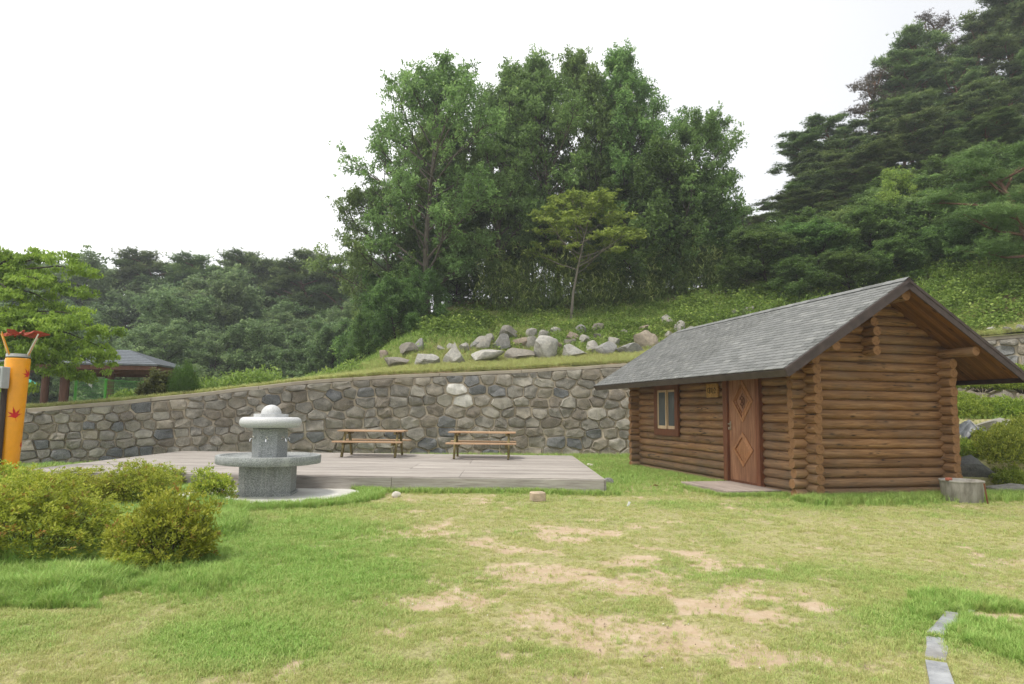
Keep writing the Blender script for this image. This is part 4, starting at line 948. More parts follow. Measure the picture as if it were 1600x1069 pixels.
def broad_tree(seed, H, RW, cb=.25, nl=26, up_=.8, prof=None, lean=0., trunk_r=.16, cl_r=.55, sub=5, forks=2):
    rg = np.random.default_rng(seed); sk = Skel()
    prof = prof or (lambda t: .6+1.05*t if t < .35 else .08+.9*(1-(t-.35)/.65)**.8)
    tr = poly_curve((0, 0, -.4), (lean*.3, 0, 1), H*.97, rg, 10, .1, .05)
    tr = [p_+np.array([lean*H*(i/10)**1.5*.5, 0, 0]) for i, p_ in enumerate(tr)]
    sk.tubes.append((tr, [trunk_r*(1-.88*i/10)+.012 for i in range(11)], 8)); sk.cl.append((tr[-1], cl_r*.8)); sk.cl.append((tr[-2], cl_r*.9))
    for k in range(nl):
        t_ = cb+(.98-cb)*((k+.5)/nl); i = t_*10; i0 = min(int(i), 9); f = i-i0; p0 = tr[i0]*(1-f)+tr[i0+1]*f
        az = k*2.4+rg.normal(0, .35); tt = (t_-cb)/(1-cb); ln = RW*prof(tt)*rg.uniform(.75, 1.15)+.25
        el_ = up_*(.55+.6*tt)+rg.normal(0, .12); d = (math.cos(az)*math.cos(el_), math.sin(az)*math.cos(el_), math.sin(el_))
        lim = poly_curve(p0, d, ln, rg, 5, .25, .09); r0 = max(.018, trunk_r*.42*(1-.6*tt)*min(1, ln/2.2))
        sk.tubes.append((lim, [r0*(1-.8*j/5)+.006 for j in range(6)], 5)); sk.cl.append((lim[-1], cl_r*rg.uniform(.8, 1.15)))
        for q in range(sub):
            f = rg.uniform(.3, .95)*5; j = min(int(f), 4); p1 = lim[j]*(1-(f-j))+lim[j+1]*(f-j); dm = lim[j+1]-lim[j]; dm /= np.linalg.norm(dm)
            d2 = dm+rg.normal(0, .65, 3); d2[2] += .15; l2 = ln*rg.uniform(.22, .45)*(1.2-f/8); tw = poly_curve(p1, d2, l2, rg, 3, .15, .1)
            sk.tubes.append((tw, [r0*.35+.004]*2+[r0*.2+.003]*2, 3)); sk.cl.append((tw[-1], cl_r*rg.uniform(.65, 1.1)))
            if l2 > cl_r*1.2: sk.cl.append((tw[-2], cl_r*rg.uniform(.5, .8)))
    return sk
def skel_mesh(sk, name, mat):
    b = MB()
    for pts_, rr, n in sk.tubes: b.tube([tuple(p_) for p_ in pts_], rr, n, False)
    return b.mesh(name, mat, True)
def crown_mesh(sk, name, mat, nleaf, L_, W_, seed, zs=.75, droop=.35, shade=True, flatness=.5):
    rg = np.random.default_rng(seed); C = np.array([c for c, r_ in sk.cl]); Rr = np.array([r_ for c, r_ in sk.cl]); pr = Rr**2; pr /= pr.sum()
    k = rg.choice(len(C), nleaf, p=pr); g = rg.normal(0, 1, (nleaf, 3)); g /= np.linalg.norm(g, axis=1, keepdims=True); g *= (rg.random(nleaf)**.45)[:, None]
    # small sprays inside every cluster make it clumpy
    ns = 9; spr = rg.normal(0, .55, (len(C), ns, 3)); si = rg.integers(0, ns, nleaf)
    pos = C[k]+(spr[k, si]*.8+g*.42)*Rr[k][:, None]*np.array([1, 1, zs])
    ct = rg.random(len(C)); tint = np.clip(.22+.5*ct[k]+rg.normal(0, .13, nleaf), 0, 1)
    V, F = leaves(pos, L_, W_, rg, droop, flatness=flatness)
    return mesh_np(name, V, F, mat, False, {'tint': ('FACE', tint)})
def pine_tree(seed, H, RW, cb=.45, lean=.1, nl=20):
    rg = np.random.default_rng(seed); sk = Skel(); tr = poly_curve((0, 0, -.5), (lean, 0, 1), H*.98, rg, 10, .0, .06)
    sk.tubes.append((tr, [.17*(1-.8*i/10)+.02 for i in range(11)], 8)); sk.cl.append((tr[-1], .55))
    for k in range(nl):
        t_ = cb+(.99-cb)*((k+.5)/nl)**.9; i = t_*10; i0 = min(int(i), 9); f = i-i0; p0 = tr[i0]*(1-f)+tr[i0+1]*f; az = k*2.4+rg.normal(0, .4); tt = (t_-cb)/(1-cb)
        ln = RW*(.55+.6*math.sin((.15+.75*(1-tt))*math.pi))*rg.uniform(.6, 1.1)*(1-.45*tt); el_ = .12+.35*tt+rg.normal(0, .15)
        lim = poly_curve(p0, (math.cos(az)*math.cos(el_), math.sin(az)*math.cos(el_), math.sin(el_)), ln, rg, 5, .12, .14); sk.tubes.append((lim, [.055*(1-.75*j/5)+.01 for j in range(6)], 5))
        for q in range(5):
            f = rg.uniform(.35, 1.)*5; j = min(int(f), 4); p1 = lim[j]*(1-(f-j))+lim[j+1]*(f-j); p2 = p1+np.array([rg.normal(0, .45), rg.normal(0, .45), rg.uniform(.05, .4)])*min(1, ln/2)
            sk.tubes.append(([p1, (p1+p2)/2, p2], [.02, .014, .008], 3)); sk.cl.append((p2, rg.uniform(.35, .62)))
        sk.cl.append((lim[-1], rg.uniform(.4, .65)))
    return sk
def needle_mesh(sk, name, mat, ntuft, seed, nl=.27, nw=.05, zs=.38, per=6):
    rg = np.random.default_rng(seed); C = np.array([c for c, r_ in sk.cl]); Rr = np.array([r_ for c, r_ in sk.cl]); pr = Rr**2; pr /= pr.sum()
    k = rg.choice(len(C), ntuft, p=pr); g = rg.normal(0, .52, (ntuft, 3)); pos = C[k]+g*Rr[k][:, None]*np.array([1, 1, zs])
    az = rg.uniform(0, 2*np.pi, (ntuft, per)); el_ = rg.uniform(-.25, 1.25, (ntuft, per)); d = np.stack([np.cos(az)*np.cos(el_), np.sin(az)*np.cos(el_), np.sin(el_)], -1)
    s = np.cross(d, rg.normal(0, 1, (ntuft, per, 3))); s /= np.linalg.norm(s, axis=-1, keepdims=True); c = pos[:, None, :]; l = nl*rg.uniform(.7, 1.2, (ntuft, per, 1))
    V = np.stack([c-s*nw*.5+d*0, c+s*nw*.5+d*0, c+d*l], 2).reshape(-1, 3); F = np.arange(len(V)).reshape(-1, 3)
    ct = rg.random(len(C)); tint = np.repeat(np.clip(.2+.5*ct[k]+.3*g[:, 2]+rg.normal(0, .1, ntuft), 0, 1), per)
    return mesh_np(name, V, F, mat, False, {'tint': ('FACE', tint)})
G_OAK = leaf_mat('broadleaf_green', (.09, .15, .045), (.275, .42, .135), (.46, .58, .20))
G_LIGHT = leaf_mat('yellow_green_leaf', (.16, .24, .05), (.38, .49, .11), (.54, .62, .17))
G_ZEL = leaf_mat('zelkova_leaf', (.12, .20, .03), (.34, .46, .07), (.52, .62, .12))
G_DARK = leaf_mat('dark_broadleaf', (.045, .085, .026), (.18, .29, .08), (.37, .49, .13))
G_FOREST = leaf_mat('forest_leaf', (.08, .14, .06), (.26, .36, .15), (.38, .48, .20))
G_PINE = leaf_mat('pine_needles', (.045, .085, .03), (.18, .26, .08), (.31, .39, .13), .15)
G_PINED = leaf_mat('dying_pine_needles', (.08, .065, .045), (.13, .11, .075), (.17, .15, .1), .15)
G_PINEL = leaf_mat('fresh_pine_needles', (.07, .13, .035), (.16, .26, .07), (.24, .34, .11), .2)
G_BAMBOO = leaf_mat('bamboo_leaf', (.07, .11, .03), (.24, .30, .08), (.44, .48, .15))
G_SHRUB = leaf_mat('azalea_leaf', (.10, .15, .02), (.36, .42, .05), (.62, .63, .11))
G_SHRUBR = leaf_mat('azalea_tip_leaf', (.22, .18, .03), (.34, .26, .05), (.46, .2, .06))
G_AZD = leaf_mat('bank_azalea_leaf', (.08, .13, .02), (.26, .34, .05), (.44, .48, .08))
G_KUDZU = leaf_mat('kudzu_leaf', (.05, .10, .02), (.20, .31, .06), (.42, .54, .13))
G_GRASS = leaf_mat('grass_blade', (.52, .51, .21), (.36, .49, .13), (.28, .44, .095), .3, 'INSTANCER')
G_WEED = leaf_mat('weed_leaf', (.10, .16, .03), (.24, .34, .07), (.38, .46, .12))
B_GREY = bark_mat('grey_bark', (.07, .06, .05), (.16, .14, .115)); B_PINE = bark_mat('red_pine_bark', (.11, .065, .045), (.24, .15, .105)); B_DARK = bark_mat('dark_bark', (.04, .035, .03), (.09, .075, .06)); B_PALE = bark_mat('pale_bark', (.14, .125, .10), (.24, .22, .18))

def tree_obj(name, loc, trunk_me, crown_me, label, cat, group=None, rz=0, sc=1.):
    o = empty(name, loc, label, cat, group, rz); o.scale = (sc, sc, sc) if not hasattr(sc, '__len__') else sc
    inst('trunk', trunk_me, o); inst('crown', crown_me, o); return o

# ---------- grove on the mound
oaks = []
for k, (H, RW, cb, nl, up_, ln_) in enumerate([(14, 5.4, .12, 38, .82, -.05), (15, 4.2, .14, 38, .98, .03), (14.5, 4.3, .14, 36, 1.02, -.02), (11, 4.9, .12, 32, .72, .12)]):
    sk = broad_tree(100+k, H, RW, cb, nl, up_, None, ln_, .17, .56, 9); oaks.append((skel_mesh(sk, 'oak_trunk', B_GREY), crown_mesh(sk, 'oak_crown', G_OAK, 42000, .21, .08, 200+k, .95, .5), H))
grove = [ # px, Y, variant, top py, rz, label
 (676, 34.5, 0, 84, .0, 'tall slender tree at the left edge of the grove, leaning left, bare grey trunk visible'),
 (745, 37.5, 2, 160, 1.2, 'shorter tree of the grove between the leftmost leaning tree and the two central peaks'),
 (797, 36.5, 1, 84, 2.2, 'tall grove tree with the left one of the two close central peaks'),
 (858, 38.5, 2, 96, .7, 'tall grove tree with the right one of the two close central peaks'),
 (912, 37, 1, 78, 4.1, 'tallest grove tree, its top right of the two central peaks'),
 (975, 39, 2, 108, 2.9, 'grove tree with a lower top between the tallest tree and the right peak'),
 (1045, 38, 1, 88, 5.2, 'tall grove tree forming the right peak above the log cabin'),
 (1110, 37, 3, 190, .0, 'spreading tree at the right edge of the grove leaning right towards the open sky'),
 (1075, 39, 2, 130, 1.9, 'slender grove tree just right of the right peak'),
 (700, 39, 1, 150, 3.3, 'slender tree of the grove behind the leaning trunk'),
 (625, 37.0, 3, 290, 3.2, 'low spreading tree at the lower left of the grove')]
for px, Y, va, ty, rz, lab in grove:
    px = px-6 if px < 700 else px-.085*(px-600)-10
    q = PY(px, 480, Y); z = float(hill(q.x, Y)); top = PY(px, ty, Y).z; s = (top-z)/oaks[va][2]/.985
    wsc = max(s, .9)
    tree_obj('broadleaf_tree', (q.x, Y, z-.1), oaks[va][0], oaks[va][1], lab, 'tree', 'trees of the grove on the mound', rz, (wsc, wsc, s))
# dark understorey trees
und = []
for k in range(2):
    sk = broad_tree(130+k, 7, 3.0, .08, 26, .5, lambda t: (1-t)**.4, 0, .1, .7, 6); und.append((skel_mesh(sk, 'understorey_trunk', B_DARK), crown_mesh(sk, 'understorey_crown', G_DARK, 25000, .20, .10, 230+k, .9, .4)))
for i, (px, Y, s, lab) in enumerate([(578, 33, .42, 'lowest dark bush tree at the far left foot of the grove'), (622, 32.2, .5, 'small dark bush tree on the left flank of the mound'), (665, 32.8, .42, 'small dark bush tree in front of the leaning grove tree'), (712, 36, .5, 'small dark bush tree just right of the leaning trunk'), (600, 37, .85, 'dark bushy tree at the left foot of the grove'), (655, 36, .8, 'dark bushy tree under the leftmost tall tree of the grove'), (740, 38.5, .95, 'dark bushy tree deep in the grove left of the central trunk'), (840, 40, 1.1, 'dark bushy tree behind the light green small tree'), (940, 40, 1.15, 'dark bushy tree in the grove right of the light green small tree'), (1010, 37, 1.12, 'dark dense tree with large leaves in the right half of the grove'), (1070, 37.5, 1.0, 'dark bushy tree at the right foot of the grove'), (1105, 40, .8, 'small dark tree where the grove meets the gap of sky')]):
    q = PY(px, 480, Y); tree_obj('bushy_tree', (q.x, Y, float(hill(q.x, Y))-.2), *und[i % 2], lab, 'tree', 'dark bushy trees under the grove', i*1.1, s)
# light green small tree
sk = broad_tree(150, 6.3, 3.1, .45, 20, .5, lambda t: 1-.45*t, .02, .07, .48, 6); q = PY(893, 466, 33.2)
tree_obj('sapling_tree', (q.x, 33.2, float(hill(q.x, 33.2))), skel_mesh(sk, 'sapling_trunk', B_PALE), crown_mesh(sk, 'sapling_crown', G_LIGHT, 15000, .18, .085, 250, .3, .12), 'small light green tree with pale forked trunk standing before the dark grove', 'tree', None, .5, 1.0)
# bamboo thicket: an uncountable mass
rg = np.random.default_rng(31); cp = []
for k in range(900):
    px = rg.uniform(745, 1165); Y = rg.uniform(34.3, 38)+.5*sst(px, 900, 1100); q = PY(px, 480, Y); z = float(hill(q.x, Y)); h2 = (rg.uniform(.8, 3.2)+1.8*(rg.random() < .15))*(1-.55*sst(px, 1090, 1165))*(.6+.8*float(fbm(px*.03, Y*.3, 2))); cp.append((q.x, Y, z, h2))
cp = np.array(cp); n = 36000; k = rg.integers(0, len(cp), n); f = rg.random(n)**.7
pos = np.stack([cp[k, 0]+rg.normal(0, .22, n)+.3*f**2*np.sin(k), cp[k, 1]+rg.normal(0, .22, n), cp[k, 2]+f*cp[k, 3]], -1)
V, F = leaves(pos, .30, .052, rg, .75, flatness=.8); ct = rg.random(len(cp))
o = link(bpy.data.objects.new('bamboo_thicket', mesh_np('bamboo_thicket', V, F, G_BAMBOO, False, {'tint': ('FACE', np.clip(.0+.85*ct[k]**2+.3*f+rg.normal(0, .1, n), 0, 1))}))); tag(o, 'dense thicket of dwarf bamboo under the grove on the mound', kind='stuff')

# ---------- kudzu, weeds, undergrowth covering the slopes
def cover(name, n, sampler, mat, L_, W_, hmax, seed, lab, clump=.35, droop=.15, flatness=.6):
    rg = np.random.default_rng(seed); x, y, h2 = sampler(rg, n//60); m2 = len(x); k = rg.integers(0, m2, n); g = rg.normal(0, 1, (n, 3))
    px_, py_ = x[k]+g[:, 0]*clump, y[k]+g[:, 1]*clump; f = rg.random(n)**.6; dome = np.exp(-(g[:, 0]**2+g[:, 1]**2)/2.5)
    z = hill(px_, py_)+f*h2[k]*dome+.02; V, F = leaves(np.stack([px_, py_, z], -1), L_, W_, rg, droop, flatness=flatness); ct = rg.random(m2)
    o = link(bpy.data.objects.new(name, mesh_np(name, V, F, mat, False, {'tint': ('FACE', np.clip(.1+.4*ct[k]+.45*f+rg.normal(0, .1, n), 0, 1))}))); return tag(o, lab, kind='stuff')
def region(boxes):
    """boxes: px0, px1, Y0, Y1, h, weight"""
    wts = np.array([b_[5] for b_ in boxes], float); wts /= wts.sum()
    def f(rg, m2):
        k = rg.choice(len(boxes), m2, p=wts); B = np.array(boxes)[k]; px = rg.uniform(B[:, 0], B[:, 1]); Y = rg.uniform(B[:, 2], B[:, 3]); return (px-800)/1068*Y*1.0, Y, B[:, 4]*rg.uniform(.4, 1.2, m2)
    return f
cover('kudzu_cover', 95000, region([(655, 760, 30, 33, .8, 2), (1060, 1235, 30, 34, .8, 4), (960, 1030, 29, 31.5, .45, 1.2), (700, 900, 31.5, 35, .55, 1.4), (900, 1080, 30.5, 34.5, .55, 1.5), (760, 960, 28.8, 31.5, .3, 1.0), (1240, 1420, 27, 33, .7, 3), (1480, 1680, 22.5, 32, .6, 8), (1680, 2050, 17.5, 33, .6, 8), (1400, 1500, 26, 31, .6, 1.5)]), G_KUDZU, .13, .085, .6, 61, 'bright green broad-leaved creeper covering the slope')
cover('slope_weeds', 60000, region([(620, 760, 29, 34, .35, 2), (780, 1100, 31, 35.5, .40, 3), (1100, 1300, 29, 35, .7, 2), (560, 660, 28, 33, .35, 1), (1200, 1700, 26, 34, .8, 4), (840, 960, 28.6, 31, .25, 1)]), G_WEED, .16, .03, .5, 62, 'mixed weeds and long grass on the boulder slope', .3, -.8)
cover('hedge_weeds', 42000, region([(300, 430, 23.2, 25.5, .75, 3), (430, 560, 26, 30, .4, 1), (190, 300, 21.6, 23, .45, 2), (20, 170, 27, 36, .6, 1.5), (420, 560, 30, 40, 1.2, 1.5), (530, 620, 32, 36, 1.0, 1.5)]), G_WEED, .17, .05, .8, 63, 'tall light green weeds growing behind the top of the stone wall', .28, -.6)

# ---------- pines and wood on the right hill
pines = []
for k, (H, RW, cb, ln_) in enumerate([(14, 3.4, .42, .10), (13, 3.8, .35, -.12), (15, 3.2, .5, .05), (11, 3.4, .25, .0)]):
    sk = pine_tree(300+k, H, RW, cb, ln_, 24); pines.append((skel_mesh(sk, 'pine_trunk', B_PINE), needle_mesh(sk, 'pine_crown', G_PINE, 9500, 310+k), H))
sk = pine_tree(322, 11, 2.2, .6, .1, 12); deadp = (skel_mesh(sk, 'pine_trunk', B_PINE), needle_mesh(sk, 'dying_pine_crown', G_PINED, 2200, 323, .2, .03))
rg = random.Random(77)
PL = {(1215, 47): 'lowest pine at the left edge of the pines on the right hill, against the sky', (1255, 45): 'pine second from the left on the right hill skyline', (1335, 47): 'pine just left below the brownish dying pine', (1400, 48): 'pine on the skyline just right of the brownish dying pine',
      (1475, 49): 'pine under the thin sparse top near the upper right', (1600, 48): 'pine cut off by the top right corner of the picture', (1148, 60): 'distant pine with a separate crown in the sky gap beside the grove', (1240, 40): 'lower front pine with drooping boughs above the left half of the cabin roof',
      (1350, 40): 'lower front pine above the middle of the cabin roof', (1490, 41): 'front pine on the right hill straight above the cabin ridge end', (1620, 41): 'front pine cut by the right picture edge'}
pr_ = [ # px, Y, top py
 (1215, 47, 305), (1255, 45, 262), (1290, 46, 205), (1335, 47, 175), (1370, 45, 160), (1400, 48, 112), (1440, 47, 88), (1475, 49, 50), (1515, 48, 28), (1555, 50, -10), (1600, 48, -40), (1650, 48, -80),
 (1240, 40, 300), (1300, 41, 262), (1350, 40, 235), (1420, 41, 185), (1490, 41, 140), (1560, 40, 90), (1620, 41, 60), (1400, 44, 150), (1530, 44, 70), (1460, 44, 120), (1225, 43.5, 275), (1275, 43, 235), (1325, 42.5, 215), (1385, 42.5, 190), (1455, 42, 165), (1530, 41.5, 120), (1310, 39, 285), (1400, 39, 250), (1480, 38.5, 215), (1560, 38, 170), (1720, 46, -60), (1800, 44, -60), (1900, 43, -40), (1700, 39, 60), (1790, 37, 90), (1205, 52, 325), (1180, 58, 345), (1148, 60, 326), (1135, 66, 335), (1165, 64, 340), (1125, 58, 350), (1590, 37, 170), (1540, 37.5, 200)]
for i, (px, Y, ty) in enumerate(pr_):
    q = PY(px, 500, Y); z = float(hill(q.x, Y)); va = i % 4; top = PY(px, ty, Y).z; H = top-z; s = H/pines[va][2]
    if H < 3: z = top-9; s = 9/pines[va][2]
    ws = max(.75, min(1.15, s))
    tree_obj('pine_tree', (q.x, Y, z-.2), pines[va][0], pines[va][1], PL.get((px, Y), 'dark red-trunked pine among the pines covering the right hill' if px > 1200 else 'distant pine in the gap between the grove and the right hill'), 'tree', 'pines on the right hill' if px > 1200 else 'distant pines in the gap', i*1.7, (ws, ws, s))
q = PY(1352, 300, 46.5); z = float(hill(q.x, 46.5)); o = tree_obj('pine_tree', (q.x, 46.5, PY(1350, 112, 46.5).z-11.5), *deadp, 'brownish dying pine poking out of the skyline on the right hill', 'tree', None, 0, 1.05)
q = PY(1475, 20, 50); o = tree_obj('pine_tree', (q.x, 50, PY(1463, 10, 50).z-11.2), *deadp, 'thin sparse pine top above the highest pines at the top right', 'tree', None, 2, 1.0)
# broadleaves at the foot of the right hill
bl_ = [(1180, 42, 425-40, .8, 0), (1225, 38, 360, .9, 1), (1270, 37, 345, .95, 0), (1325, 36, 330, 1., 1), (1385, 37, 300, 1.1, 0), (1440, 35, 330, 1., 1), (1500, 36, 300, 1.1, 0), (1560, 35, 300, 1., 1), (1610, 36, 290, 1.1, 0), (1470, 32, 400, .6, 1), (1530, 33, 365, .7, 0), (1290, 33, 395, .6, 1), (1360, 32.5, 400, .6, 0), (1590, 31.5, 380, .6, 1), (1150, 46, 400, .7, 1), (1250, 31, 405, 1, 0), (1330, 30.3, 400, 1, 1), (1395, 30, 385, 1, 0), (1450, 30.3, 372, 1, 1), (1515, 29.5, 400, 1, 0), (1560, 29, 420, 1, 1), (1200, 33.5, 415, 1, 1)]
for i, (px, Y, ty, s, va) in enumerate(bl_):
    q = PY(px, 450, Y); z = float(hill(q.x, Y)); top = PY(px, ty, Y).z; h2 = max(top-z, 2.2 if Y < 32 else 3.2); sv = h2/7.2
    tree_obj('bushy_tree', (q.x, Y, z-.3), *und[va], 'dark green bushy tree in the wood at the foot of the right hill', 'tree', 'bushy trees at the foot of the right hill', i*1.3, (max(sv, .5 if Y < 32 else .75), max(sv, .5 if Y < 32 else .75), sv))
sk = broad_tree(160, 7, 2.2, .15, 20, .7, None, 0, .08, .55, 5); fr = (skel_mesh(sk, 'young_trunk', B_GREY), crown_mesh(sk, 'young_crown', G_LIGHT, 15000, .16, .07, 260, .9, .3))
sk = broad_tree(161, 7, 2.6, .1, 24, .6, None, 0, .08, .6, 5); fr2 = (skel_mesh(sk, 'young_trunk', B_GREY), crown_mesh(sk, 'young_crown', G_OAK, 22000, .18, .08, 261, .9, .3))
for i, (px, Y, ty, lab, pr2) in enumerate([(1405, 34.5, 262, 'tree with light yellow-green new leaves in front of the pines, left of its twin', fr2), (1490, 34, 285, 'tree with light yellow-green shoots in front of the pines, right of its twin', fr2), (1300, 34.5, 350, 'mid-green tree at the hill foot above the middle of the cabin roof', fr2), (1210, 36, 385, 'mid-green tree at the hill foot above the left part of the cabin roof', fr2), (1478, 31.5, 360, 'bright green leafy young tree close behind the roof ridge', fr2)]):
    q = PY(px, 450, Y); z = float(hill(q.x, Y)); s = max((PY(px, ty, Y).z-z)/7.1, .4); tree_obj('young_tree', (q.x, Y, z-.1), *pr2, lab, 'tree', None, i*2, (max(.7, s*.9), max(.7, s*.9), s))
for i, (px, Y, s, ty) in enumerate([(1408, 34.0, .5, 255), (1492, 33.6, .4, 275)]):
    q = PY(px, 450, Y); z = float(hill(q.x, Y)); s2 = (PY(px, ty, Y).z-z)/7.1; tree_obj('young_tree', (q.x, Y, z), *fr, 'young tree with yellow-green shoots, upper one left of the other' if i == 0 else 'young tree with yellow-green shoots, the right-hand one', 'tree', None, i, (s*1.2, s*1.2, s2))
# light pine at the right edge, nearer
sk = pine_tree(341, 5.2, 3.4, .18, -.25, 16); q = PY(1625, 485, 25.8)
tree_obj('garden_pine', (q.x, 25.8, float(hill(q.x, 25.8))), skel_mesh(sk, 'pine_trunk', B_PINE), needle_mesh(sk, 'light_pine_crown', G_PINEL, 9000, 342, .2, .02, .35, 8), 'light green spreading garden pine with crooked branches at the right picture edge', 'tree', None, 0, 1.0)

# ---------- forest on the left
fb = []
for k in range(2):
    sk = broad_tree(170+k, 12, 4.2, .12, 30, .5, lambda t: (1-t*.8)**.5, 0, .18, .9, 6); fb.append((skel_mesh(sk, 'forest_trunk', B_DARK), crown_mesh(sk, 'forest_crown', G_FOREST, 36000, .26, .12, 270+k, .6, .3), 12))
rg = random.Random(3)
fl = [(185, 62, 0, 415), (120, 66, 1, 400), (60, 60, 0, 430), (0, 62, 1, 440), (235, 58, 0, 430), (300, 54, 0, 412), (345, 58, 1, 425), (270, 52, 1, 455), (390, 60, 0, 470), (-60, 60, 0, 420), (330, 46, 0, 500), (250, 47, 1, 505), (400, 48, 1, 500), (460, 47, 0, 505), (520, 45, 1, 495), (575, 43, 0, 500), (180, 48, 0, 500), (100, 50, 1, 480), (30, 50, 0, 470), (480, 54, 0, 480), (550, 54, 1, 470), (-40, 48, 1, 470), (610, 48, 1, 430), (430, 56, 1, 490)]
for i, (px, Y, va, ty) in enumerate(fl):
    q = PY(px, 600, Y); z = float(hill(q.x, Y)); s = (PY(px, ty, Y).z-z)/12.3; tree_obj('forest_tree', (q.x, Y, z-.3), fb[va][0], fb[va][1], 'mid green broadleaf tree in the hazy wood on the left', 'tree', 'broadleaf trees of the left wood', i*1.3, (max(s, .6)*1.0, max(s, .6), s))
fpn = [(130, 70, 392), (165, 72, 400), (205, 74, 418), (100, 76, 405), (240, 70, 410), (290, 72, 393), (318, 70, 386), (345, 74, 396), (370, 70, 384), (395, 68, 392), (420, 72, 386), (445, 69, 392), (470, 72, 388), (495, 68, 390), (520, 71, 396), (545, 67, 400), (570, 70, 405), (435, 76, 400), (485, 77, 400), (540, 76, 400), (600, 68, 400), (50, 74, 410), (10, 76, 400), (-40, 74, 400), (255, 78, 415)]
for i, (px, Y, ty) in enumerate(fpn):
    q = PY(px, 600, Y); z = float(hill(q.x, Y)); va = (i*3+1) % 3; s = (PY(px, ty, Y).z-z)/pines[va][2]; tree_obj('pine_tree', (q.x, Y, z-.3), pines[va][0], pines[va][1], {130: 'skyline pine with a tufted top just right of the near yellow-green tree', 240: 'skyline pine above the dip left of the higher part of the left wood', 318: 'first tall skyline pine at the left end of the higher part of the left wood', 600: 'skyline pine nearest the left side of the grove', 10: 'skyline pine at the left picture edge behind the near tree'}.get(px, 'tall hazy pine on the skyline of the wood on the left'), 'tree', 'skyline pines of the left wood', i*2.1, (s, s, s))
# far ridge of trees, read as one mass
rgn = np.random.default_rng(8); n = 60000; x = rgn.uniform(-110, 10, n); yb = 100+8*fbm(x*.05, x*0, 3); top = 13+5*fbm(x*.09+3, x*0+1, 4); f = rgn.random(n)
pos = np.stack([x, yb+rgn.uniform(0, 6, n), f*top*(.86+.3*fbm(x*.5, x*0+4, 3))], -1); V, F = leaves(pos, .8, .4, rgn, .2)
o = link(bpy.data.objects.new('far_wood', mesh_np('far_wood', V, F, G_FOREST, False, {'tint': ('FACE', np.clip(fbm(x*.3, pos[:, 2]*.5, 3), 0, 1))}))); tag(o, 'far wooded ridge seen between the trunks on the left', kind='stuff')

# ---------- near zelkova at the left
sk = Skel(); rgz = np.random.default_rng(51); base = np.array([-16.9, 20.6, 1.35])
trk = [base+np.array([0, 0, -.5]), base+np.array([.1, 0, 1.2]), base+np.array([.3, -.1, 2.6]), base+np.array([.3, 0, 4.4])]; sk.tubes.append((trk, [.2, .17, .13, .04], 10))
tips = [(60, 400, 20.2, 1), (100, 405, 20, 1), (138, 422, 19.7, 1), (30, 420, 20.5, 1), (0, 400, 20.2, 1), (85, 445, 19.6, 1), (118, 455, 19.6, 1), (60, 440, 20, 1), (20, 460, 19.4, 1), (150, 500, 19.2, 2), (172, 518, 19.1, 2), (120, 505, 19, 2), (85, 515, 18.9, 2), (50, 500, 19, 2), (15, 510, 19.2, 2), (140, 545, 19.2, 2), (110, 560, 19.2, 2), (85, 570, 19.4, 2), (60, 555, 19.2, 2), (35, 540, 19.2, 2), (0, 550, 19.5, 2), (110, 585, 19.6, 2), (165, 545, 19.4, 2), (-30, 480, 19.5, 1), (-30, 430, 20, 1), (90, 480, 20, 1), (40, 475, 19.8, 1), (130, 590, 20, 2), (30, 592, 19.4, 2), (152, 572, 19.5, 2), (5, 600, 19.4, 2)]
for px, py, Y, w_ in tips:
    e = np.array(PY(px, py, Y)); s0 = trk[2] if w_ == 2 else trk[2]*.4+trk[3]*.6; mid = (s0+e)/2+np.array([0, 0, .35]); lim = [s0, (s0+mid)/2+rgz.normal(0, .06, 3), mid, (mid+e)/2+np.array([0, 0, .1]), e]
    sk.tubes.append((lim, [.05, .04, .028, .018, .008], 5))
    for f in (.45, .62, .78, .92, 1.04): pz = s0*(1-f)**2+2*mid*f*(1-f)+e*f*f; sk.cl.append((pz+rgz.normal(0, .08, 3), .32+.12*f))
zo = empty('zelkova_tree', tuple(base), 'near tree with layered yellow-green drooping foliage at the left edge above the yellow post', 'tree')
tm_ = skel_mesh(sk, 'trunk', B_DARK); shift_origin(tm_, base); cm_ = crown_mesh(sk, 'crown', G_ZEL, 38000, .14, .05, 252, .42, .75, flatness=.6); shift_origin(cm_, base)
inst('trunk', tm_, zo); inst('crown', cm_, zo)

# bushes behind the wall
def bush_mesh(name, mat, n, rx, rz_, L_, W_, seed, droop, up_=0, nb=60, flatness=.6):
    rg = np.random.default_rng(seed); C = rg.normal(0, 1, (nb, 3)); C /= np.linalg.norm(C, axis=1, keepdims=True); C *= (rg.random(nb)**.33)[:, None]; C[:, 2] = np.abs(C[:, 2]) if not up_ else C[:, 2]
    k = rg.integers(0, nb, n); pos = C[k]*np.array([rx, rx, rz_])*.86+rg.normal(0, .11, (n, 3))*np.array([rx, rx, rz_]); pos[:, 2] = np.maximum(pos[:, 2], .01)
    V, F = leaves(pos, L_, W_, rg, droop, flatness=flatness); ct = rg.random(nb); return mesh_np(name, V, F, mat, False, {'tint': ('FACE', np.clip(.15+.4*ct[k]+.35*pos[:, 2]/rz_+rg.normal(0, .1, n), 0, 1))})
p_ = PY(288, 608, 21.6); o = inst('round_bush', bush_mesh('round_bush', leaf_mat('kochia_leaf', (.05, .11, .02), (.11, .21, .04), (.17, .28, .07)), 16000, .56, 1.12, .10, .014, 71, -1.2, nb=160), None, (p_.x, 21.6, p_.z-.15), 0, .92); tag(o, 'dense rounded fine-leaved green bush on top of the stone wall', 'bush')
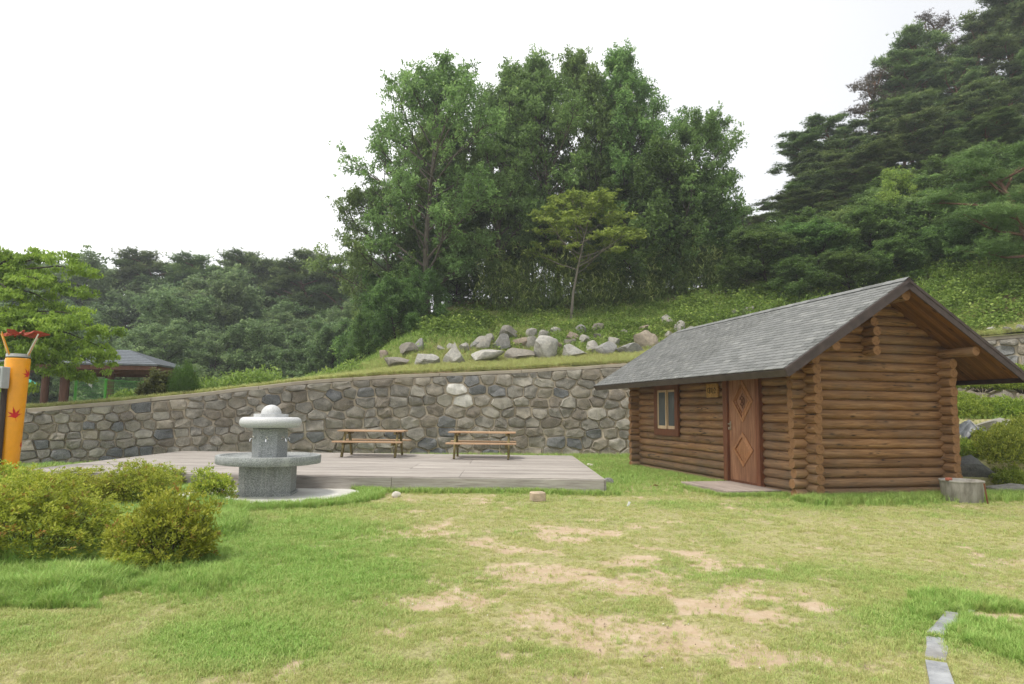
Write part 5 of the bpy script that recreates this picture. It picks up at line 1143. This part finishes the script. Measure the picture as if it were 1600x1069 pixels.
p_ = PY(246, 612, 21.6); o = inst('loose_bush', bush_mesh('loose_bush', leaf_mat('tangled_leaf', (.07, .08, .03), (.17, .20, .06), (.27, .26, .09)), 7000, .62, .95, .11, .05, 72, .1, nb=50), None, (p_.x, 21.6, p_.z-.15), 0, .95); tag(o, 'loose olive-brown bush left of the rounded bush by the green fence', 'bush')

# ------------------------------------------------------------ azalea shrubs
def azalea_parts(seed, rx, ry, rz_, n=9000, mat=G_SHRUB, L_=.05, W_=.021, tips=True):
    """woody stems plus leaf whorls on shoots that stick out of an uneven dome"""
    rg = np.random.default_rng(seed); ns = int(n/11); az = rg.uniform(0, 2*np.pi, ns); u_ = rg.uniform(-.15, 1, ns); el_ = np.arcsin(u_)
    d = np.stack([np.cos(az)*np.cos(el_), np.sin(az)*np.cos(el_), np.sin(el_)], -1)
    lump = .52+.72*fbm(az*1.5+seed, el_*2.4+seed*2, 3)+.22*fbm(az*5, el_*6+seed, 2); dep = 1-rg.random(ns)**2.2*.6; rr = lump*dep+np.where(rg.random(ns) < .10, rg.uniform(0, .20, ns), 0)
    c = d*rr[:, None]*np.array([rx, ry, rz_*.8])+np.array([0, 0, rz_*.24]); c[:, 2] = np.maximum(c[:, 2], .04)
    k = np.repeat(np.arange(ns), 11); n2 = len(k); a2 = rg.uniform(0, 2*np.pi, n2); e2 = rg.normal(.35, .35, n2)
    ax = np.stack([np.cos(a2)*np.cos(e2), np.sin(a2)*np.cos(e2), np.sin(e2)], -1); ax = ax+d[k]*.5; ax /= np.linalg.norm(ax, axis=1, keepdims=True)
    s = rg.uniform(.6, 1.25, n2)[:, None]; ctr = c[k]+ax*L_*s*.55+rg.normal(0, .018, (n2, 3))
    b = np.cross(ax, np.array([0, 0, 1.])+rg.normal(0, .5, (n2, 3))); b /= np.linalg.norm(b, axis=1, keepdims=True)
    V = np.stack([ctr-ax*L_*s/2, ctr+b*W_*s/2, ctr+ax*L_*s/2, ctr-b*W_*s/2], 1).reshape(-1, 3)
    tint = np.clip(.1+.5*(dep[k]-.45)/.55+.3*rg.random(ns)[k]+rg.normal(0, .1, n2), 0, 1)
    red = rg.random(ns)[k] < .0
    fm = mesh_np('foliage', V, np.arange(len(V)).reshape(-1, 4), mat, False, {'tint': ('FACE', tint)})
    if tips:
        fm.materials.append(G_SHRUBR); mi = (rg.random(ns) < .06)[k].astype(np.int32); fm.polygons.foreach_set('material_index', mi)
    st_ = MB()
    for q in range(26):
        a3 = rg.uniform(0, 6.28); o_ = Vector((math.cos(a3)*rx*.12, math.sin(a3)*ry*.12, -.03)); e = Vector((math.cos(a3)*rx*rg.uniform(.3, .8), math.sin(a3)*ry*rg.uniform(.3, .8), rz_*rg.uniform(.35, .8))); mid = (o_+e)/2+Vector((0, 0, -.04*rz_))
        st_.tube([o_, mid, e], [.010, .007, .003], 5, False)
    return st_.mesh('stems', B_DARK, True), fm
def azalea(name, loc, parts, label, group, rz=0, sc=1.):
    o = empty(name, loc, label, 'shrub', group, rz); o.scale = (sc, sc, sc) if not hasattr(sc, '__len__') else sc
    inst('stems', parts[0], o); inst('foliage', parts[1], o); return o
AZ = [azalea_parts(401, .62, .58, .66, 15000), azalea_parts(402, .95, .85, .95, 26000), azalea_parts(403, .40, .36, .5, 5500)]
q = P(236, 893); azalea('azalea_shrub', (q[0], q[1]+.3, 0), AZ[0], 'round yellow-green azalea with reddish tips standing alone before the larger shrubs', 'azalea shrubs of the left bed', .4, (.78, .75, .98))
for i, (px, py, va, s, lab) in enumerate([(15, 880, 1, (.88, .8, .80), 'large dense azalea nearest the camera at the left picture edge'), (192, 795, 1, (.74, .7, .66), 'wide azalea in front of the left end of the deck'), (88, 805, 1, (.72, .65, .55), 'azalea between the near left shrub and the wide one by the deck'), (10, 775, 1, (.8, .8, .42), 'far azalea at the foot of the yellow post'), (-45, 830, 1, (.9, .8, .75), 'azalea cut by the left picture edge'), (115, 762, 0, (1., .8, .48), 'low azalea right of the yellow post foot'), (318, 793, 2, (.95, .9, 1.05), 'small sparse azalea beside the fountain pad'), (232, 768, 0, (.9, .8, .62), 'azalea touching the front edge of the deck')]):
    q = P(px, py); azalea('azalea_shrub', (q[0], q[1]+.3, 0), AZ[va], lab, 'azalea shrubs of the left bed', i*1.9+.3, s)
q = P(205, 900); azalea('azalea_shrub', (q[0], q[1], 0), AZ[2], 'tiny azalea sprout in the tall grass before the round azalea', 'azalea shrubs of the left bed', 1, (.55, .5, .4))
AB = [azalea_parts(411, 1.1, .8, .62, 22000, G_AZD, .05, .024, False), azalea_parts(412, .8, .6, .5, 13000, G_AZD, .05, .024, False)]
for i, (px, py, Y, va, s, lab) in enumerate([(1535, 606, 20.2, 0, (1.1, .9, 1.1), 'azalea against the upper wall right of the cabin'), (1600, 608, 20, 0, (1, .9, 1.1), 'azalea at the upper right corner of the bank'), (1500, 640, 19, 0, (.8, .8, .8), 'low azalea tucked behind the cabin corner under the roof eave'), (1512, 655, 18.3, 1, (1, .9, 1.15), 'azalea beside the cabin corner on the middle of the bank'), (1575, 655, 18.2, 0, (1., .9, .95), 'wide azalea above the rounded grey boulder'), (1515, 716, 15.7, 1, (1, .9, .95), 'azalea below the tarpaulin next to the cabin'), (1572, 722, 15.2, 0, (.85, .9, 1.25), 'large azalea drooping over the lower rocks of the bank'), (1625, 700, 15.6, 0, (.9, .9, 1.2), 'azalea at the right picture edge of the lower bank'), (1580, 752, 14.6, 1, (.7, .6, .75), 'lowest azalea hanging just above the lawn rocks')]):
    q = PY(px, py, Y); azalea('azalea_shrub', (q.x, q.y, q.z-.1), AB[va], lab, 'azaleas of the right bank', i*1.3, s)

# ------------------------------------------------------------ grass by instancing
def tuft_mesh(name, n, h, w_, seed, spread, lean=.5):
    rg = np.random.default_rng(seed); V = []; F = []
    for i in range(n):
        a = rg.uniform(0, 6.28); r_ = spread*rg.random()**.5; b0 = np.array([math.cos(a)*r_, math.sin(a)*r_, -.01]); az = rg.uniform(0, 6.28); hh = h*rg.uniform(.5, 1.1); ln = lean*rg.uniform(.2, 1.1)
        d = np.array([math.cos(az), math.sin(az), 0]); s = np.array([-d[1], d[0], 0])*w_*rg.uniform(.7, 1.2)/2
        p1 = b0+np.array([0, 0, hh*.55])+d*hh*ln*.35; p2 = b0+np.array([0, 0, hh*(.95-.25*ln)])+d*hh*ln
        k = len(V); V += [b0-s, b0+s, p1+s*.8, p1-s*.8, p2]; F += [(k, k+1, k+2, k+3), (k+3, k+2, k+4)]
    b = MB(); b.add([tuple(v) for v in V], F); return b.mesh(name, G_GRASS)
def scatter(name, pts_, scale, tint, proto_mes, seed, label, kind='stuff', parent=None):
    rg = np.random.default_rng(seed); n = len(pts_); me = bpy.data.meshes.new(name); me.vertices.add(n); me.vertices.foreach_set('co', np.asarray(pts_, np.float32).ravel())
    for nm, val in (('sc', scale), ('tint', tint), ('rz', rg.uniform(0, 6.28, n)), ('rx', rg.normal(0, .14, n))):
        me.attributes.new(nm, 'FLOAT', 'POINT').data.foreach_set('value', np.asarray(val, np.float32))
    at = me.attributes.new('pick', 'INT', 'POINT'); at.data.foreach_set('value', rg.integers(0, len(proto_mes), n).astype(np.int32))
    o = link(bpy.data.objects.new(name, me), parent); ng = bpy.data.node_groups.new(name+'_nodes', 'GeometryNodeTree')
    ng.interface.new_socket('Geometry', in_out='INPUT', socket_type='NodeSocketGeometry'); ng.interface.new_socket('Geometry', in_out='OUTPUT', socket_type='NodeSocketGeometry')
    nn = ng.nodes; gi = nn.new('NodeGroupInput'); go = nn.new('NodeGroupOutput'); ip = nn.new('GeometryNodeInstanceOnPoints'); g2 = nn.new('GeometryNodeGeometryToInstance')
    for pm in reversed(proto_mes):
        po = bpy.data.objects.new(name+'_source', pm); oi = nn.new('GeometryNodeObjectInfo'); oi.inputs['Object'].default_value = po; ng.links.new(oi.outputs['Geometry'], g2.inputs[0])
    def na(nm, tp='FLOAT'):
        a = nn.new('GeometryNodeInputNamedAttribute'); a.data_type = tp; a.inputs[0].default_value = nm; return [s for s in a.outputs if s.enabled and s.name == 'Attribute'][0]
    cx = nn.new('ShaderNodeCombineXYZ'); ng.links.new(na('rx'), cx.inputs[0]); ng.links.new(na('rz'), cx.inputs[2]); e2r = nn.new('FunctionNodeEulerToRotation'); ng.links.new(cx.outputs[0], e2r.inputs[0])
    ng.links.new(gi.outputs[0], ip.inputs['Points']); ng.links.new(g2.outputs[0], ip.inputs['Instance']); ip.inputs['Pick Instance'].default_value = True
    ng.links.new(na('pick', 'INT'), ip.inputs['Instance Index']); ng.links.new(e2r.outputs[0], ip.inputs['Rotation']); ng.links.new(na('sc'), ip.inputs['Scale']); ng.links.new(ip.outputs[0], go.inputs[0])
    md = o.modifiers.new('scatter', 'NODES'); md.node_group = ng; me.materials.append(G_GRASS)
    return tag(o, label, kind=kind)
short = [tuft_mesh('short_tuft', 12, .055, .0045, k, .055, 1.0) for k in range(4)]
longt = [tuft_mesh('long_tuft', 14, .26, .0085, 20+k, .05, .75) for k in range(3)]
rg = np.random.default_rng(90)
def in_rect_cabin(x, y, m_=.0):
    c_, s_ = math.cos(TH), math.sin(TH); dx, dy = x-CP.x, y-CP.y; u = dx*c_+dy*s_; v = -dx*s_+dy*c_; return (u > -.1-m_) & (u < W+.1+m_) & (v > -.1-m_) & (v < CL+.1+m_), u, v
def blocked(x, y):
    a = (x > DX0) & (x < DX1) & (y > DY0-.04) & (y < DY1); c_, u, v = in_rect_cabin(x, y); a |= c_; a |= (u > -1.36) & (u < -.1) & (v > .6) & (v < 2.4)
    px_, py_ = x-FC.x, y-FC.y; ins = np.ones(len(x), bool)
    for k in range(8):
        (ax, ay), (bx, by) = pp[k], pp[(k+1) % 8]; ins &= ((bx-ax)*(py_-ay)-(by-ay)*(px_-ax)) < 0
    a |= ins; a |= y > Yw(x)-.3
    for (q0, q1) in (((1456, 1110), (1446, 1036)), ((1445, 1028), (1447, 994)), ((1448, 990), (1478, 957))):
        A_, B_ = np.array(P(*q0)), np.array(P(*q1)); d = B_-A_; L2 = d@d; tt = ((x-A_[0])*d[0]+(y-A_[1])*d[1])/L2; ds = ((x-A_[0])*d[1]-(y-A_[1])*d[0])/math.sqrt(L2); a |= (tt > 0) & (tt < 1) & (ds > -.01) & (ds < .12)
    return a
def sample(n, y0, y1, x0m, x1m):
    y = rg.uniform(y0**.5, y1**.5, n)**2; x = rg.uniform(x0m, x1m, n)*y; return x, y
# short grass: denser close by
P3, S3, T3 = [], [], []
for n, y0, y1, s0 in ((150000, 3.4, 8.5, 1.0), (90000, 8.5, 14.5, 1.35), (26000, 14.5, 26, 2.0)):
    x, y = sample(n, y0, y1, -.84, .92); b_ = bare(x, y); l_ = lush(x, y); cl_ = sst(fbm(x*7, y*7, 3), .33, .6); keepm = (rg.random(n) > b_*(1.0-.42*cl_)) & ~blocked(x, y) & (rg.random(n) < .16+.34*l_+.55*cl_)
    x, y, l_, b_ = x[keepm], y[keepm], l_[keepm], b_[keepm]; z = zfront(x, y); P3.append(np.stack([x, y, z], -1)); S3.append(s0*(.55+.6*l_)*rg.uniform(.7, 1.25, len(x))*(1-.35*b_)); T3.append(np.clip(.10+l_*.85+rg.normal(0, .24, len(x)), 0, 1))
scatter('lawn_grass', np.concatenate(P3), np.concatenate(S3), np.concatenate(T3), short, 91, 'short lawn grass')
# long grass: by the shrubs, along walls, deck and cabin
P3, S3, T3 = [], [], []
def add_long(x, y, s, t_=.75, z=None):
    k = ~blocked(x, y) if z is None else np.ones(len(x), bool); x, y = x[k], y[k]; s = (s if hasattr(s, '__len__') else np.full(len(k), s))[k]
    zz = zfront(x, y) if z is None else z; P3.append(np.stack([x, y, zz], -1)); S3.append(s*rg.uniform(.6, 1.2, len(x))); T3.append(np.clip(t_+rg.normal(0, .15, len(x)), 0, 1))
n = 30000; yy_ = 5.4+rg.random(n)**1.3*7.5; xx_ = -yy_*rg.uniform(.38, .82, n); e_ = fbm(xx_*1.6, yy_*1.6, 3)
kk_ = (xx_ < -2.0-.16*(yy_-5.4)+.9*(e_-.5)-.3*sst(yy_, 6.2, 5.4)*2.2) & (e_ > .3)
bd_ = -2.0-.16*(yy_-5.4)+.9*(e_-.5)-.3*sst(yy_, 6.2, 5.4)*2.2-xx_; kk_ &= rg.random(n) < .15+.85*sst(bd_, 0, 1.1)
add_long(xx_[kk_], yy_[kk_], (.18+(.22+.45*sst(e_, .38, .62))*sst(bd_, -.1, 1.3)+.2*(rg.random(n) < .05))[kk_], .88)
x, y = sample(200, 5.6, 12.5, -.8, -.33); e = fbm(x*1.5, y*1.5, 3); kk = (y+1.05*x+.2*(e-.5) > 2.6-6.*0+.0) & (x < -2.7-.28*np.abs(y-8.2)+1.2*(e-.5)+.0)
add_long(x[kk], y[kk], .4+.35*sst(-x[kk], 2.7, 4.0))
n = 2600; x = rg.uniform(DX0, DX1+.3, n); add_long(x, DY0-.05-np.abs(rg.normal(0, .14, n)), .55)
n = 1200; y = rg.uniform(DY0, DY1, n); add_long(DX1+.05+np.abs(rg.normal(0, .18, n)), y, .5)
n = 7000; x = rg.uniform(DX1, 7, n); y = rg.uniform(13.6, 25, n); add_long(x, y, .42)
n = 2500; x = rg.uniform(-10, 5, n); add_long(x, Yw(x)-.45-np.abs(rg.normal(0, .5, n)), .7)
def cab_pts(u, v): c_, s_ = math.cos(TH), math.sin(TH); return CP.x+u*c_-v*s_, CP.y+u*s_+v*c_
n = 5200; u = rg.uniform(-.6, W+1.6, n); add_long(*cab_pts(u, -.14-np.abs(rg.normal(0, .25, n))-.22), .72); n = 1800; v = rg.uniform(-.3, CL+.4, n); add_long(*cab_pts(-.17-np.abs(rg.normal(0, .25, n)), v), .5)
n = 900; u = rg.uniform(-1.5, -.1, n); add_long(*cab_pts(u, .52-np.abs(rg.normal(0, .07, n))), .4); n = 500; v = rg.uniform(.5, 2.5, n); add_long(*cab_pts(-1.43-np.abs(rg.normal(0, .06, n)), v), .38)
n = 4600; a = rg.uniform(0, 6.28, n); rr = rg.uniform(.95, 1.3, n); add_long(FC.x+1.6*rr*np.cos(a), FC.y+1.55*rr*np.sin(a), .6, .9)
kq = P(1490, 1000); n = 4200; a = rg.uniform(0, 6.28, n); r_ = rg.random(n)**.5; x = kq[0]+.62+.62*r_*np.cos(a); y = kq[1]+.1+1.15*r_*np.sin(a); kk = (bare(x, y) < .6) & (fbm(x*3, y*3, 3) > .38); add_long(x[kk], y[kk], .42, .85)
x, y = sample(6000, 13, 22, .62, 1.15); kk = zfront(x, y) > .15; add_long(x[kk], y[kk], .45)
x, y = sample(1500, 3.8, 13.5, -.8, .82); kk = fbm(x*1.3+7, y*1.3, 3) > .48; add_long(x[kk], y[kk], .2+.14*rg.random(kk.sum()), .35)
scatter('long_grass', np.concatenate(P3), np.concatenate(S3), np.concatenate(T3), longt, 92, 'longer green grass round the shrubs, deck and cabin')
# grass strip above the wall and on the slope
n = 30000; x = rg.uniform(-24, 19, n); d = np.where(rg.random(n) < .1, .0+.34*fbm(x*1.3, x*0+3, 3), .30+np.abs(rg.normal(0, 1, n))*1.5); y = Yw(x)+d+.3; z = hill(x, y)
s1, t1 = rg.uniform(.45, .9, n), rg.uniform(0, .35, n)
n = 12000; x2 = rg.uniform(-8, 17, n); y2 = Yw(x2)+rg.uniform(3, 10, n); z2 = hill(x2, y2)
scatter('bank_grass', np.concatenate([np.stack([x, y, z], -1), np.stack([x2, y2, z2], -1)]), np.concatenate([s1, rg.uniform(.7, 1.3, n)]), np.concatenate([t1, rg.uniform(.1, .7, n)]), longt, 93, 'yellowish grass strip above the wall and on the slope')

pb = []
for k in range(3):
    me_ = rock_mesh('pebble', M_WHITE if k == 2 else M_SAND, 600+k, 1, .3, 5); pb.append(me_)
x, y = sample(9000, 3.5, 14, -.6, .8); kk = (rg.random(len(x)) < .04+bare(x, y)*.22) & ~blocked(x, y); x, y = x[kk], y[kk]
scatter('gravel_bits', np.stack([x, y, zfront(x, y)+.002], -1), .003+.008*rg.random(len(x))**3, rg.random(len(x)), pb, 95, 'scattered grit and tiny pebbles on the bare soil')
# ------------------------------------------------------------ haze
hb_ = MB().box((0, 0, 21.), (560, 560, 50.))
hz = hb_.build('haze', None); tag(hz, 'thin summer haze', kind='stuff')
hm = bpy.data.materials.new('haze'); hm.use_nodes = True; hm.node_tree.nodes.remove(hm.node_tree.nodes['Principled BSDF']); pv = hm.node_tree.nodes.new('ShaderNodeVolumePrincipled'); pv.inputs['Color'].default_value = (.9, .95, 1, 1); pv.inputs['Density'].default_value = .0011; pv.inputs['Anisotropy'].default_value = .2
hm.node_tree.links.new(pv.outputs[0], hm.node_tree.nodes['Material Output'].inputs['Volume']); hz.data.materials.append(hm)
